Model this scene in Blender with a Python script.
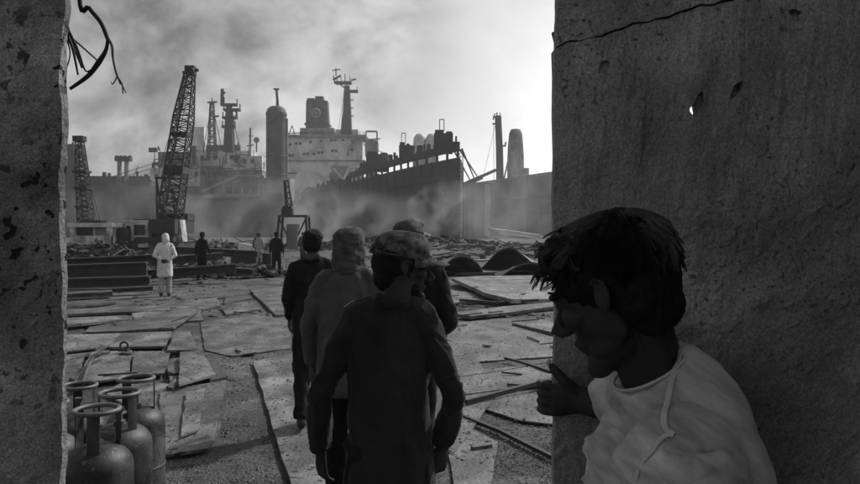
import bpy, bmesh, math, random
import numpy as np
from mathutils import Vector, Matrix, Euler

# ------------------------------------------------------------------ camera, world, sun, exposure
for _o in list(bpy.data.objects):
    bpy.data.objects.remove(_o)
scene = bpy.context.scene
col = scene.collection
R = math.radians
random.seed(7)
rng = np.random.default_rng(7)

CAM_H = 1.70
FPX = 700.0            # focal length in pixels of the 860 px wide photograph
HOR = 232.0            # row of the horizon in the photograph

cam_data = bpy.data.cameras.new('camera')
cam = bpy.data.objects.new('camera', cam_data)
col.objects.link(cam)
cam.location = (0, 0, CAM_H)
cam.rotation_euler = (R(90), 0, 0)
cam_data.sensor_width = 36.0
cam_data.lens = 36.0 * FPX / 860.0
cam_data.shift_y = -(242.0 - HOR) / 860.0
cam_data.clip_start = 0.05
cam_data.clip_end = 9000
scene.camera = cam

SUN_AZ, SUN_EL = 44.0, 43.0       # degrees to the right of the view, height
world = bpy.data.worlds.new('World')
scene.world = world
world.use_nodes = True
wn, wl = world.node_tree.nodes, world.node_tree.links
wn.clear()
w_out = wn.new('ShaderNodeOutputWorld')
w_bg = wn.new('ShaderNodeBackground')
w_sky = wn.new('ShaderNodeTexSky')
w_sky.sky_type = 'NISHITA'
w_sky.sun_disc = False
w_sky.sun_elevation = R(SUN_EL)
w_sky.sun_rotation = R(SUN_AZ)
w_sky.air_density = 1.0
w_sky.dust_density = 2.0
w_bw = wn.new('ShaderNodeRGBToBW')
wl.new(w_sky.outputs[0], w_bw.inputs[0])
# smoke drifting across the sky: soft noise over the view direction, thicker to the left of the yard
w_tc = wn.new('ShaderNodeTexCoord')
w_map = wn.new('ShaderNodeMapping')
w_map.inputs['Location'].default_value = (3.1, 0.4, 1.7)
w_map.inputs['Scale'].default_value = (1.0, 1.0, 1.25)
wl.new(w_tc.outputs['Generated'], w_map.inputs[0])
w_n1 = wn.new('ShaderNodeTexNoise')
w_n1.inputs['Scale'].default_value = 4.6
w_n1.inputs['Detail'].default_value = 9
w_n1.inputs['Roughness'].default_value = 0.56
w_n1.inputs['Distortion'].default_value = 0.35
wl.new(w_map.outputs[0], w_n1.inputs['Vector'])
w_bil = wn.new('ShaderNodeMapRange')
w_bil.interpolation_type = 'SMOOTHSTEP'
w_bil.inputs['From Min'].default_value = 0.34
w_bil.inputs['From Max'].default_value = 0.66
wl.new(w_n1.outputs[0], w_bil.inputs[0])
w_dot = wn.new('ShaderNodeVectorMath'); w_dot.operation = 'DOT_PRODUCT'
w_dot.inputs[1].default_value = (-0.52, 0.80, 0.30)
wl.new(w_tc.outputs['Generated'], w_dot.inputs[0])
w_bank = wn.new('ShaderNodeMapRange')
w_bank.interpolation_type = 'SMOOTHSTEP'
w_bank.inputs['From Min'].default_value = 0.80
w_bank.inputs['From Max'].default_value = 0.95
w_bank.inputs['To Min'].default_value = 0.24
w_bank.inputs['To Max'].default_value = 1.0
wl.new(w_dot.outputs['Value'], w_bank.inputs[0])
w_bil2 = wn.new('ShaderNodeMath'); w_bil2.operation = 'MULTIPLY_ADD'      # billows over a thin veil
w_bil2.inputs[1].default_value = 0.76
w_bil2.inputs[2].default_value = 0.10
wl.new(w_bil.outputs[0], w_bil2.inputs[0])
w_amt = wn.new('ShaderNodeMath'); w_amt.operation = 'MULTIPLY'
wl.new(w_bil2.outputs[0], w_amt.inputs[0]); wl.new(w_bank.outputs[0], w_amt.inputs[1])
w_thick = wn.new('ShaderNodeMath'); w_thick.operation = 'SUBTRACT'
w_thick.inputs[0].default_value = 1.0
wl.new(w_amt.outputs[0], w_thick.inputs[1])
w_mul = wn.new('ShaderNodeMath'); w_mul.operation = 'MULTIPLY'
wl.new(w_bw.outputs[0], w_mul.inputs[0])
wl.new(w_thick.outputs[0], w_mul.inputs[1])
wl.new(w_mul.outputs[0], w_bg.inputs['Color'])
w_bg.inputs['Strength'].default_value = 0.115
wl.new(w_bg.outputs[0], w_out.inputs['Surface'])

sun_data = bpy.data.lights.new('sun', 'SUN')
sun_data.energy = 2.0
sun_data.angle = R(2.0)
sun_data.color = (1.0, 1.0, 1.0)
sun = bpy.data.objects.new('sun', sun_data)
col.objects.link(sun)
SUN_DIR = Vector((math.sin(R(SUN_AZ)) * math.cos(R(SUN_EL)), math.cos(R(SUN_AZ)) * math.cos(R(SUN_EL)), math.sin(R(SUN_EL))))
sun.rotation_euler = SUN_DIR.to_track_quat('Z', 'Y').to_euler()
sun.location = (60, 60, 120)

vs = scene.view_settings
vs.view_transform = 'Standard'
vs.look = 'None'
vs.exposure = 0.58
vs.gamma = 1.0
vs.use_curve_mapping = False
scene.cycles.use_denoising = True
scene.cycles.max_bounces = 5
scene.cycles.diffuse_bounces = 3
scene.cycles.glossy_bounces = 2
scene.cycles.transparent_max_bounces = 6
scene.cycles.volume_bounces = 1
scene.cycles.volume_max_steps = 64

# ------------------------------------------------------------------ helpers
def tag(o, label=None, cat=None, group=None, kind=None):
    if label: o['label'] = label
    if cat: o['category'] = cat
    if group: o['group'] = group
    if kind: o['kind'] = kind
    return o

def P(px, py, Y):
    """point at depth Y metres seen at photograph pixel (px, py)"""
    return Vector(((px - 430) / FPX * Y, Y, CAM_H - (py - HOR) / FPX * Y))

def G(px, py, z=0.0):
    """point on the ground (height z) seen at photograph pixel"""
    Y = (CAM_H - z) * FPX / (py - HOR)
    return Vector(((px - 430) / FPX * Y, Y, z))

# -- vectorised gradient noise
_perm = rng.permutation(512)
_perm = np.concatenate([_perm, _perm])
_grad = rng.normal(size=(512, 3)); _grad /= np.linalg.norm(_grad, axis=1)[:, None]
def vnoise(p):
    p = np.asarray(p, float)
    i = np.floor(p).astype(int); f = p - i
    u = f * f * f * (f * (f * 6 - 15) + 10)
    i &= 255
    out = 0
    for dx in (0, 1):
        for dy in (0, 1):
            for dz in (0, 1):
                h = _perm[(_perm[(_perm[(i[:, 0] + dx) & 255] + i[:, 1] + dy) & 511] + i[:, 2] + dz) & 511] % 512
                g = _grad[h]
                d = ((f - np.array([dx, dy, dz])) * g).sum(1)
                w = (u[:, 0] if dx else 1 - u[:, 0]) * (u[:, 1] if dy else 1 - u[:, 1]) * (u[:, 2] if dz else 1 - u[:, 2])
                out = out + w * d
    return out * 1.6
def fbm(p, oct=4):
    p = np.asarray(p, float); s = 0; a = 1.0
    for k in range(oct):
        s = s + a * vnoise(p * (2 ** k) + 17.3 * k); a *= .5
    return s

class MB:
    """collects simple shapes into one mesh"""
    def __init__(s):
        s.v = []; s.f = []
    def add(s, verts, faces):
        b = len(s.v)
        s.v += [tuple(x) for x in verts]
        s.f += [tuple(i + b for i in f) for f in faces]
        return s
    def box(s, c, size, rot=None):
        c = Vector(c); hx, hy, hz = [x / 2 for x in size]
        vs_ = [Vector((x, y, z)) for z in (-hz, hz) for (x, y) in ((-hx, -hy), (hx, -hy), (hx, hy), (-hx, hy))]
        if rot is not None:
            m = rot if isinstance(rot, Matrix) else Euler(rot).to_matrix()
            vs_ = [m @ v for v in vs_]
        return s.add([c + v for v in vs_], [(3, 2, 1, 0), (4, 5, 6, 7), (0, 1, 5, 4), (1, 2, 6, 5), (2, 3, 7, 6), (3, 0, 4, 7)])
    def bar(s, a, b, w, h=None, up=(0, 0, 1)):
        a, b = Vector(a), Vector(b); h = h or w
        d = (b - a); L = d.length
        if L < 1e-6: return s
        d.normalize(); u = Vector(up)
        if abs(d.dot(u)) > .98: u = Vector((1, 0, 0))
        x = d.cross(u).normalized(); z = x.cross(d)
        q = [x * sx * w / 2 + z * sz * h / 2 for sx, sz in ((-1, -1), (1, -1), (1, 1), (-1, 1))]
        return s.add([a + k for k in q] + [b + k for k in q], [(3, 2, 1, 0), (4, 5, 6, 7), (0, 1, 5, 4), (1, 2, 6, 5), (2, 3, 7, 6), (3, 0, 4, 7)][:6])
    def tube(s, pts, rad, n=8, cap=True):
        pts = [Vector(p) for p in pts]
        if not hasattr(rad, '__len__'): rad = [rad] * len(pts)
        ref = None; rings = []
        for k, p in enumerate(pts):
            d = (pts[min(k + 1, len(pts) - 1)] - pts[max(k - 1, 0)])
            d = d.normalized() if d.length > 1e-9 else Vector((0, 0, 1))
            if ref is None:
                ref = Vector((0, 0, 1)) if abs(d.z) < .9 else Vector((1, 0, 0))
            x = d.cross(ref)
            if x.length < 1e-6: x = d.orthogonal()
            x.normalize(); y = x.cross(d); ref = y if y.length else ref
            rings.append([p + (x * math.cos(t) + y * math.sin(t)) * rad[k] for t in [2 * math.pi * j / n for j in range(n)]])
        b = len(s.v)
        for r_ in rings: s.v += [tuple(v) for v in r_]
        for k in range(len(pts) - 1):
            for j in range(n):
                a0 = b + k * n + j; a1 = b + k * n + (j + 1) % n
                s.f.append((a1, a0, a0 + n, a1 + n))
        if cap:
            s.f.append(tuple(b + j for j in range(n)))
            s.f.append(tuple(b + (len(pts) - 1) * n + j for j in reversed(range(n))))
        return s
    def lathe(s, prof, n=24, c=(0, 0, 0), sx=1, sy=1, close=True):
        b = len(s.v)
        for (r_, z) in prof:
            for j in range(n):
                t = 2 * math.pi * j / n
                s.v.append((c[0] + r_ * sx * math.cos(t), c[1] + r_ * sy * math.sin(t), c[2] + z))
        for k in range(len(prof) - 1):
            for j in range(n):
                a0 = b + k * n + j; a1 = b + k * n + (j + 1) % n
                s.f.append((a0, a1, a1 + n, a0 + n))
        if close:
            s.f.append(tuple(b + j for j in reversed(range(n))))
            s.f.append(tuple(b + (len(prof) - 1) * n + j for j in range(n)))
        return s
    def torus(s, c, Rr, r_, n=24, m=8, rot=None, sx=1, sy=1):
        b = len(s.v); M = rot if rot is not None else Matrix.Identity(3)
        for i in range(n):
            t = 2 * math.pi * i / n
            for j in range(m):
                u = 2 * math.pi * j / m
                q = Vector(((Rr + r_ * math.cos(u)) * math.cos(t) * sx, (Rr + r_ * math.cos(u)) * math.sin(t) * sy, r_ * math.sin(u)))
                s.v.append(tuple(Vector(c) + M @ q))
        for i in range(n):
            for j in range(m):
                s.f.append((b + i * m + j, b + ((i + 1) % n) * m + j, b + ((i + 1) % n) * m + (j + 1) % m, b + i * m + (j + 1) % m))
        return s
    def loft(s, secs, n=20):
        """secs: (centre, half axis vector a, half axis vector b); closed ends"""
        b = len(s.v)
        for c, a, bb in secs:
            c, a, bb = Vector(c), Vector(a), Vector(bb)
            for j in range(n):
                t = 2 * math.pi * j / n
                s.v.append(tuple(c + a * math.cos(t) + bb * math.sin(t)))
        for k in range(len(secs) - 1):
            for j in range(n):
                a0 = b + k * n + j; a1 = b + k * n + (j + 1) % n
                s.f.append((a0, a1, a1 + n, a0 + n))
        s.f.append(tuple(b + j for j in reversed(range(n))))
        s.f.append(tuple(b + (len(secs) - 1) * n + j for j in range(n)))
        return s
    def ell(s, c, r_, rot=None, n=14, m=9):
        b = len(s.v); c = Vector(c)
        M = rot if isinstance(rot, Matrix) else (Euler(rot).to_matrix() if rot is not None else Matrix.Identity(3))
        for i in range(1, m):
            p = math.pi * i / m
            for j in range(n):
                t = 2 * math.pi * j / n
                s.v.append(tuple(c + M @ Vector((r_[0] * math.sin(p) * math.cos(t), r_[1] * math.sin(p) * math.sin(t), r_[2] * math.cos(p)))))
        top = len(s.v); s.v.append(tuple(c + M @ Vector((0, 0, r_[2]))))
        bot = len(s.v); s.v.append(tuple(c - M @ Vector((0, 0, r_[2]))))
        for i in range(m - 2):
            for j in range(n):
                a0 = b + i * n + j; a1 = b + i * n + (j + 1) % n
                s.f.append((a1, a0, a0 + n, a1 + n))
        for j in range(n):
            s.f.append((top, b + j, b + (j + 1) % n))
            s.f.append((bot, b + (m - 2) * n + (j + 1) % n, b + (m - 2) * n + j))
        return s
    def prism(s, poly, zs, th):
        """poly: xy corners, zs: top height of each, th thickness"""
        n = len(poly); b = len(s.v)
        for (x, y), z in zip(poly, zs): s.v.append((x, y, z))
        for (x, y), z in zip(poly, zs): s.v.append((x, y, z - th))
        s.f.append(tuple(b + i for i in range(n)))
        s.f.append(tuple(b + n + i for i in reversed(range(n))))
        for i in range(n):
            j = (i + 1) % n
            s.f.append((b + i, b + n + i, b + n + j, b + j))
        return s
    def mesh(s, name):
        me = bpy.data.meshes.new(name)
        me.from_pydata(s.v, [], s.f)
        bm = bmesh.new(); bm.from_mesh(me)
        bmesh.ops.recalc_face_normals(bm, faces=bm.faces)
        bm.to_mesh(me); bm.free()
        return me
    def build(s, name, m, parent=None, smooth=False, loc=None):
        me = s.mesh(name)
        if m: me.materials.append(m)
        if smooth:
            me.polygons.foreach_set('use_smooth', [True] * len(me.polygons))
        o = bpy.data.objects.new(name, me); col.objects.link(o)
        if parent: o.parent = parent
        if loc: o.location = loc
        return o

def auto_smooth(o, ang=40):
    me = o.data
    me.polygons.foreach_set('use_smooth', [True] * len(me.polygons))
    bm = bmesh.new(); bm.from_mesh(me)
    for e in bm.edges:
        if len(e.link_faces) == 2 and e.calc_face_angle(0) > R(ang): e.smooth = False
    bm.to_mesh(me); bm.free()
    return o

def empty(name, loc=(0, 0, 0), rz=0):
    e = bpy.data.objects.new(name, None); col.objects.link(e)
    e.location = loc; e.rotation_euler = (0, 0, rz); e.empty_display_size = .2
    return e

def remesh(mb, name, voxel, smooth_it=3, factor=.5):
    """union of everything in mb as one continuous skin"""
    me = mb.mesh(name + '_raw')
    o = bpy.data.objects.new(name + '_raw', me); col.objects.link(o)
    r_ = o.modifiers.new('r', 'REMESH'); r_.mode = 'VOXEL'; r_.voxel_size = voxel
    if smooth_it:
        sm = o.modifiers.new('s', 'SMOOTH'); sm.factor = factor; sm.iterations = smooth_it
    dg = bpy.context.evaluated_depsgraph_get()
    dg.update()
    out = bpy.data.meshes.new_from_object(o.evaluated_get(dg))
    out.name = name
    bpy.data.objects.remove(o); bpy.data.meshes.remove(me)
    out.polygons.foreach_set('use_smooth', [True] * len(out.polygons))
    return out

def coords(me):
    a = np.empty(len(me.vertices) * 3); me.vertices.foreach_get('co', a); return a.reshape(-1, 3)
def normals(me):
    a = np.empty(len(me.vertices) * 3); me.vertices.foreach_get('normal', a); return a.reshape(-1, 3)
def set_coords(me, a):
    me.vertices.foreach_set('co', np.ascontiguousarray(a).ravel()); me.update()
def mesh_obj(name, me, m, parent=None):
    me.materials.clear(); me.materials.append(m)
    o = bpy.data.objects.new(name, me); col.objects.link(o)
    if parent: o.parent = parent
    return o

# ------------------------------------------------------------------ materials (all neutral greys: the photograph is black and white)
MATS = {}
def mat(name, c0, c1, scale=3.0, rough=.8, bump=.2, bscale=30.0, stretch=(1, 1, 1), spots=None, metal=0.0, spec=.35, c2=None, c2scale=.6, world_co=False, rough_var=.1, dist=.02, grain=None, sheen=0., detail=8):
    if name in MATS: return MATS[name]
    m = bpy.data.materials.new(name); m.use_nodes = True
    n, l = m.node_tree.nodes, m.node_tree.links
    b = n['Principled BSDF']
    b.inputs['Metallic'].default_value = metal
    b.inputs['Specular IOR Level'].default_value = spec
    b.inputs['Sheen Weight'].default_value = sheen; b.inputs['Sheen Roughness'].default_value = .4
    tc = n.new('ShaderNodeTexCoord')
    oi = n.new('ShaderNodeObjectInfo')
    off = n.new('ShaderNodeVectorMath'); off.operation = 'MULTIPLY_ADD'
    cmb = n.new('ShaderNodeCombineXYZ')
    for k in range(3): l.new(oi.outputs['Random'], cmb.inputs[k])
    off.inputs[1].default_value = (37.0, 53.0, 71.0) if not world_co else (0, 0, 0)
    l.new(cmb.outputs[0], off.inputs[0]); l.new(tc.outputs['Object'], off.inputs[2])
    mp = n.new('ShaderNodeMapping'); mp.inputs['Scale'].default_value = stretch
    l.new(off.outputs[0], mp.inputs[0])
    n1 = n.new('ShaderNodeTexNoise'); n1.inputs['Scale'].default_value = scale
    n1.inputs['Detail'].default_value = detail; n1.inputs['Roughness'].default_value = .62
    l.new(mp.outputs[0], n1.inputs['Vector'])
    rp = n.new('ShaderNodeMapRange')
    rp.inputs['From Min'].default_value = .32; rp.inputs['From Max'].default_value = .68
    l.new(n1.outputs[0], rp.inputs[0])
    mx = n.new('ShaderNodeMix'); mx.data_type = 'RGBA'
    mx.inputs[6].default_value = (c0, c0, c0, 1); mx.inputs[7].default_value = (c1, c1, c1, 1)
    l.new(rp.outputs[0], mx.inputs[0])
    last = mx.outputs[2]
    if c2 is not None:      # large stains
        n2 = n.new('ShaderNodeTexNoise'); n2.inputs['Scale'].default_value = c2scale
        n2.inputs['Detail'].default_value = 6; n2.inputs['Distortion'].default_value = .6
        l.new(off.outputs[0], n2.inputs['Vector'])
        r2 = n.new('ShaderNodeMapRange'); r2.inputs['From Min'].default_value = .46; r2.inputs['From Max'].default_value = .66
        l.new(n2.outputs[0], r2.inputs[0])
        m2 = n.new('ShaderNodeMix'); m2.data_type = 'RGBA'
        l.new(r2.outputs[0], m2.inputs[0]); l.new(last, m2.inputs[6]); m2.inputs[7].default_value = (c2, c2, c2, 1)
        last = m2.outputs[2]
    if spots:               # (scale, threshold, colour) dark pits or flecks
        sc_, th_, cc = spots[:3]
        n3 = n.new('ShaderNodeTexNoise'); n3.inputs['Scale'].default_value = sc_; n3.inputs['Detail'].default_value = 3
        l.new(off.outputs[0], n3.inputs['Vector'])
        r3 = n.new('ShaderNodeMapRange'); r3.inputs['From Min'].default_value = th_; r3.inputs['From Max'].default_value = th_ + .035
        l.new(n3.outputs[0], r3.inputs[0])
        m3 = n.new('ShaderNodeMix'); m3.data_type = 'RGBA'
        if len(spots) > 3:   # pits gather in patches
            n4 = n.new('ShaderNodeTexNoise'); n4.inputs['Scale'].default_value = spots[3]; n4.inputs['Detail'].default_value = 3
            l.new(off.outputs[0], n4.inputs['Vector'])
            r4_ = n.new('ShaderNodeMapRange'); r4_.inputs['From Min'].default_value = .40; r4_.inputs['From Max'].default_value = .58
            l.new(n4.outputs[0], r4_.inputs[0])
            mm = n.new('ShaderNodeMath'); mm.operation = 'MULTIPLY'; l.new(r3.outputs[0], mm.inputs[0]); l.new(r4_.outputs[0], mm.inputs[1])
            l.new(mm.outputs[0], m3.inputs[0])
        else:
            l.new(r3.outputs[0], m3.inputs[0])
        l.new(last, m3.inputs[6]); m3.inputs[7].default_value = (cc, cc, cc, 1)
        last = m3.outputs[2]
    if grain:               # fine speckle of dust, scale and pores: (scale, amount)
        ng = n.new('ShaderNodeTexNoise'); ng.inputs['Scale'].default_value = grain[0]; ng.inputs['Detail'].default_value = 5; ng.inputs['Roughness'].default_value = .75
        l.new(off.outputs[0], ng.inputs['Vector'])
        rg = n.new('ShaderNodeMapRange'); rg.inputs['From Min'].default_value = .30; rg.inputs['From Max'].default_value = .70
        rg.inputs['To Min'].default_value = 1 - grain[1]; rg.inputs['To Max'].default_value = 1 + grain[1]
        l.new(ng.outputs[0], rg.inputs[0])
        vm = n.new('ShaderNodeVectorMath'); vm.operation = 'SCALE'
        l.new(last, vm.inputs[0]); l.new(rg.outputs[0], vm.inputs['Scale'])
        last = vm.outputs[0]
    l.new(last, b.inputs['Base Color'])
    rr = n.new('ShaderNodeMapRange')
    rr.inputs['To Min'].default_value = max(0, rough - rough_var); rr.inputs['To Max'].default_value = min(1, rough + rough_var)
    l.new(n1.outputs[0], rr.inputs[0]); l.new(rr.outputs[0], b.inputs['Roughness'])
    if bump:
        nb = n.new('ShaderNodeTexNoise'); nb.inputs['Scale'].default_value = bscale; nb.inputs['Detail'].default_value = 6
        nb.inputs['Roughness'].default_value = .65
        l.new(mp.outputs[0], nb.inputs['Vector'])
        bp = n.new('ShaderNodeBump'); bp.inputs['Strength'].default_value = bump; bp.inputs['Distance'].default_value = dist
        l.new(nb.outputs[0], bp.inputs['Height']); l.new(bp.outputs[0], b.inputs['Normal'])
    MATS[name] = m
    return m

M_ground = mat('yard_dirt', .03, .16, 1.5, .9, .9, 14, c2=.035, c2scale=.5, spots=(26, .60, .02), world_co=True, dist=.035, grain=(48, .75))
M_stone = mat('gravel_stone', .05, .17, 6, .85, .3, 40)
M_plate = mat('rusted_plate', .035, .19, 3.0, .6, .7, 26, stretch=(1, .45, 1), c2=.03, c2scale=1.4, spots=(16, .60, .02), spec=.4, grain=(60, .7))
M_plate_d = mat('dark_rusted_plate', .025, .09, 3.0, .62, .6, 22, c2=.02, c2scale=1.0, spec=.4, grain=(50, .6))
M_plate_l = mat('pale_scaled_plate', .05, .26, 2.8, .58, .7, 30, stretch=(1, .5, 1), c2=.045, c2scale=1.3, spots=(16, .60, .025), spec=.4, grain=(60, .7))
M_beam = mat('blackened_beam', .015, .045, 3, .6, .4, 16, spec=.4)
M_hull = mat('tarred_hull', .007, .022, .35, .75, .2, 1.2, stretch=(1, 1, .12), c2=.03, c2scale=.08, dist=.3)
M_hull_g = mat('weathered_hull', .025, .07, .3, .8, .2, 1.2, stretch=(1, 1, .15), c2=.02, c2scale=.07, dist=.3)
M_hull_p = mat('faded_hull', .13, .22, .3, .8, .2, 1.2, stretch=(1, 1, .15), c2=.09, c2scale=.08, dist=.3)
M_white = mat('weathered_white_paint', .52, .78, .5, .7, .15, 2, stretch=(1, 1, .25), c2=.34, c2scale=.16, dist=.1)
M_grey = mat('weathered_grey_paint', .16, .34, .6, .7, .15, 2, stretch=(1, 1, .25), c2=.09, c2scale=.2, dist=.1)
M_dark = mat('sooty_steel', .02, .05, 1.0, .65, .2, 6)
M_funnel = mat('sooty_funnel', .045, .10, .5, .7, .15, 3, stretch=(1, 1, .3), c2=.025, c2scale=.25)
M_port = mat('porthole_glass', .006, .012, 2, .25, 0)
M_cranew = mat('crane_cab_paint', .45, .66, 2.5, .6, .2, 14, c2=.22, c2scale=1.2)
M_glass = mat('dusty_glass', .008, .02, 4, .3, 0)
M_scrap = mat('mixed_scrap', .02, .11, 1.2, .8, .4, 9)
M_conc = mat('stained_wall', .18, .46, 4, .92, .8, 60, stretch=(1, 1, .7), c2=.12, c2scale=1.0, spots=(95, .61, .07, 2.0), world_co=True, dist=.02, grain=(190, .55), spec=.2)
M_post = mat('pitted_post', .17, .42, 6, .92, 1.0, 60, c2=.13, c2scale=2.2, spots=(34, .59, .02, 3.0), world_co=True, dist=.018, grain=(220, .7), spec=.2)
M_cyl = mat('dull_cylinder_paint', .007, .034, 9, .5, .6, 40, c2=.065, c2scale=4, spots=(28, .645, .11), dist=.004, spec=.4, grain=(160, .7))
M_cyl2 = mat('scuffed_cylinder_paint', .010, .05, 8, .5, .6, 40, c2=.09, c2scale=4, spots=(45, .60, .016), dist=.004, spec=.4, grain=(160, .7))
M_ring = mat('worn_ring_steel', .06, .16, 14, .5, .25, 80, dist=.002, spec=.5)
M_cable = mat('frayed_cable_rubber', .008, .02, 20, .7, .3, 120, dist=.001)
M_wire = mat('bare_strand', .05, .10, 20, .5, .2, 120, dist=.001)
M_skin = mat('brown_skin', .045, .065, 14, .6, .15, 220, dist=.001, spec=.2)
M_skin_d = mat('dark_skin', .022, .038, 18, .6, .35, 320, dist=.0012, spec=.15, grain=(500, .3))
M_hair = mat('black_hair', .003, .006, 30, .75, 0, spec=.2)
M_strand = mat('hair_strand', .005, .012, 30, .42, 0, spec=.5)
M_black = mat('black_cloth', .010, .024, 8, .95, .35, 160, dist=.002, spec=.05, sheen=.10, grain=(260, .4))
M_navy = mat('dark_work_shirt', .016, .032, 6, .95, .5, 300, dist=.002, spec=.05, c2=.024, c2scale=4, grain=(300, .5), sheen=.12)
M_greyc = mat('grey_jacket_cloth', .05, .10, 6, .95, .45, 200, dist=.002, spec=.05, grain=(260, .4), sheen=.12)
M_scarf = mat('checked_scarf_cloth', .03, .10, 14, .95, .5, 120, dist=.003, spec=.05, grain=(200, .4), sheen=.15)
M_coat = mat('pale_coat_cloth', .50, .66, 5, .95, .3, 60, dist=.003, spec=.1)
M_pale = mat('light_cloth', .26, .36, 5, .95, .3, 60, dist=.003, spec=.1)
M_camo = mat('camouflage_cloth', .018, .14, 25, .95, .3, 260, dist=.002, spec=.05, c2=.014, c2scale=20, grain=(300, .3), detail=2)
M_shirt = mat('pale_shirt_fold_shade', .22, .50, 5.0, .95, .35, 90, stretch=(1, 1, 1), dist=.001, spec=.05, grain=(700, .2), sheen=.15, detail=5)
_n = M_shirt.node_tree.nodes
for _k in _n:      # light and dark streaks along the folds, fold shading put into the colour
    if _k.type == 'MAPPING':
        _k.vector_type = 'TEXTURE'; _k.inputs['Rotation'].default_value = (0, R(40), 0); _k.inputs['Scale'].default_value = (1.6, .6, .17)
M_piping = mat('shirt_seam_cloth', .36, .50, 30, .95, .5, 500, dist=.001, spec=.05, grain=(400, .2))
M_shoe = mat('dusty_shoe', .02, .05, 20, .7, .2, 90, dist=.002)
M_nail = mat('fingernail', .40, .46, 20, .35, 0)

# ------------------------------------------------------------------ ground
def ground():
    def axis(near, step, far, gr):
        a = list(np.arange(near[0], near[1] + 1e-6, step))
        d = step
        hi = a[-1]
        while hi < far: d *= gr; hi += d; a.append(hi)
        lo = a[0]; d = step
        while lo > -far: d *= gr; lo -= d; a.insert(0, lo)
        return np.array(a)
    xs = axis((-7, 6), .11, 4000, 1.22); ys = axis((0.5, 15), .11, 6000, 1.22)
    X, Y = np.meshgrid(xs, ys)
    p = np.stack([X.ravel(), Y.ravel(), np.zeros(X.size)], 1)
    amp = np.clip(1.2 - np.hypot(p[:, 0], p[:, 1] - 6) / 60, 0, 1)
    z = (fbm(p * .45, 3) * .012 + fbm(p * 3.2 + 5, 3) * .010) * amp - .012
    p[:, 2] = z
    nx, ny = len(xs), len(ys)
    idx = np.arange(nx * ny).reshape(ny, nx)
    f = np.stack([idx[:-1, :-1].ravel(), idx[:-1, 1:].ravel(), idx[1:, 1:].ravel(), idx[1:, :-1].ravel()], 1)
    me = bpy.data.meshes.new('ground'); me.from_pydata(p.tolist(), [], f.tolist())
    me.polygons.foreach_set('use_smooth', [True] * len(me.polygons))
    o = mesh_obj('ground', me, M_ground)
    tag(o, 'trampled oily dirt floor of the shipbreaking yard', 'ground', kind='structure')
ground()

# ------------------------------------------------------------------ the doorway wall the camera stands behind
WALL_Y = 1.5
def panel_mesh(x0, x1, zlo, zhi, y, th, step, fine_x, fine_z, ragged_left=0, ragged_right=0, seed=0, relief=.004):
    xs = [x0]
    while xs[-1] < x1 - 1e-6:
        s_ = step if fine_x[0] <= xs[-1] < fine_x[1] else .12
        xs.append(min(x1, xs[-1] + s_))
    zl0, zh0 = zlo(x0), zhi(x0)
    base = max(zhi(x) for x in xs); lo = min(zlo(x) for x in xs)
    ts = [0.0]
    while ts[-1] < 1 - 1e-6:
        zz = lo + ts[-1] * (base - lo)
        s_ = (step if fine_z[0] <= zz < fine_z[1] else .12) / (base - lo)
        ts.append(min(1.0, ts[-1] + s_))
    nx, nz = len(xs), len(ts)
    pts = np.array([[x, y, zlo(x) + t * (zhi(x) - zlo(x))] for t in ts for x in xs])
    g = pts * 1.0 + seed
    rel = fbm(g * 9, 4) * relief + fbm(g * 2.6 + 3, 2) * relief * 1.6 + np.clip(fbm(g * 30 + 9, 3) - .25, 0, 1) * relief * 1.2
    front = pts.copy(); front[:, 1] -= rel
    back = pts.copy(); back[:, 1] += th
    col_i = np.tile(np.arange(nx), nz)
    rag = fbm(np.stack([np.full(len(pts), seed), pts[:, 2] * 7, pts[:, 2] * 0], 1), 5)
    for arr in (front, back):
        if ragged_left:
            k = col_i == 0; arr[k, 0] += rag[k] * ragged_left
        if ragged_right:
            k = col_i == nx - 1; arr[k, 0] += rag[k] * ragged_right
    N = nx * nz
    V = np.concatenate([front, back]).tolist(); F = []
    ix = lambda r_, c: r_ * nx + c
    for r_ in range(nz - 1):
        for c in range(nx - 1):
            F.append((ix(r_, c), ix(r_, c + 1), ix(r_ + 1, c + 1), ix(r_ + 1, c)))
            F.append((N + ix(r_ + 1, c), N + ix(r_ + 1, c + 1), N + ix(r_, c + 1), N + ix(r_, c)))
    for c in range(nx - 1):
        F.append((N + ix(0, c), N + ix(0, c + 1), ix(0, c + 1), ix(0, c)))
        F.append((ix(nz - 1, c), ix(nz - 1, c + 1), N + ix(nz - 1, c + 1), N + ix(nz - 1, c)))
    for r_ in range(nz - 1):
        F.append((ix(r_, 0), ix(r_ + 1, 0), N + ix(r_ + 1, 0), N + ix(r_, 0)))
        F.append((N + ix(r_, nx - 1), N + ix(r_ + 1, nx - 1), ix(r_ + 1, nx - 1), ix(r_, nx - 1)))
    me = bpy.data.meshes.new('panel'); me.from_pydata(V, [], F); me.update()
    return me

def cut(o, cutters):
    for c in cutters:
        m = o.modifiers.new('b', 'BOOLEAN'); m.operation = 'DIFFERENCE'; m.solver = 'EXACT'; m.object = c
    dg = bpy.context.evaluated_depsgraph_get(); dg.update()
    me = bpy.data.meshes.new_from_object(o.evaluated_get(dg))
    o.modifiers.clear(); o.data = me
    for c in cutters:
        bpy.data.objects.remove(c)

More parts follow.
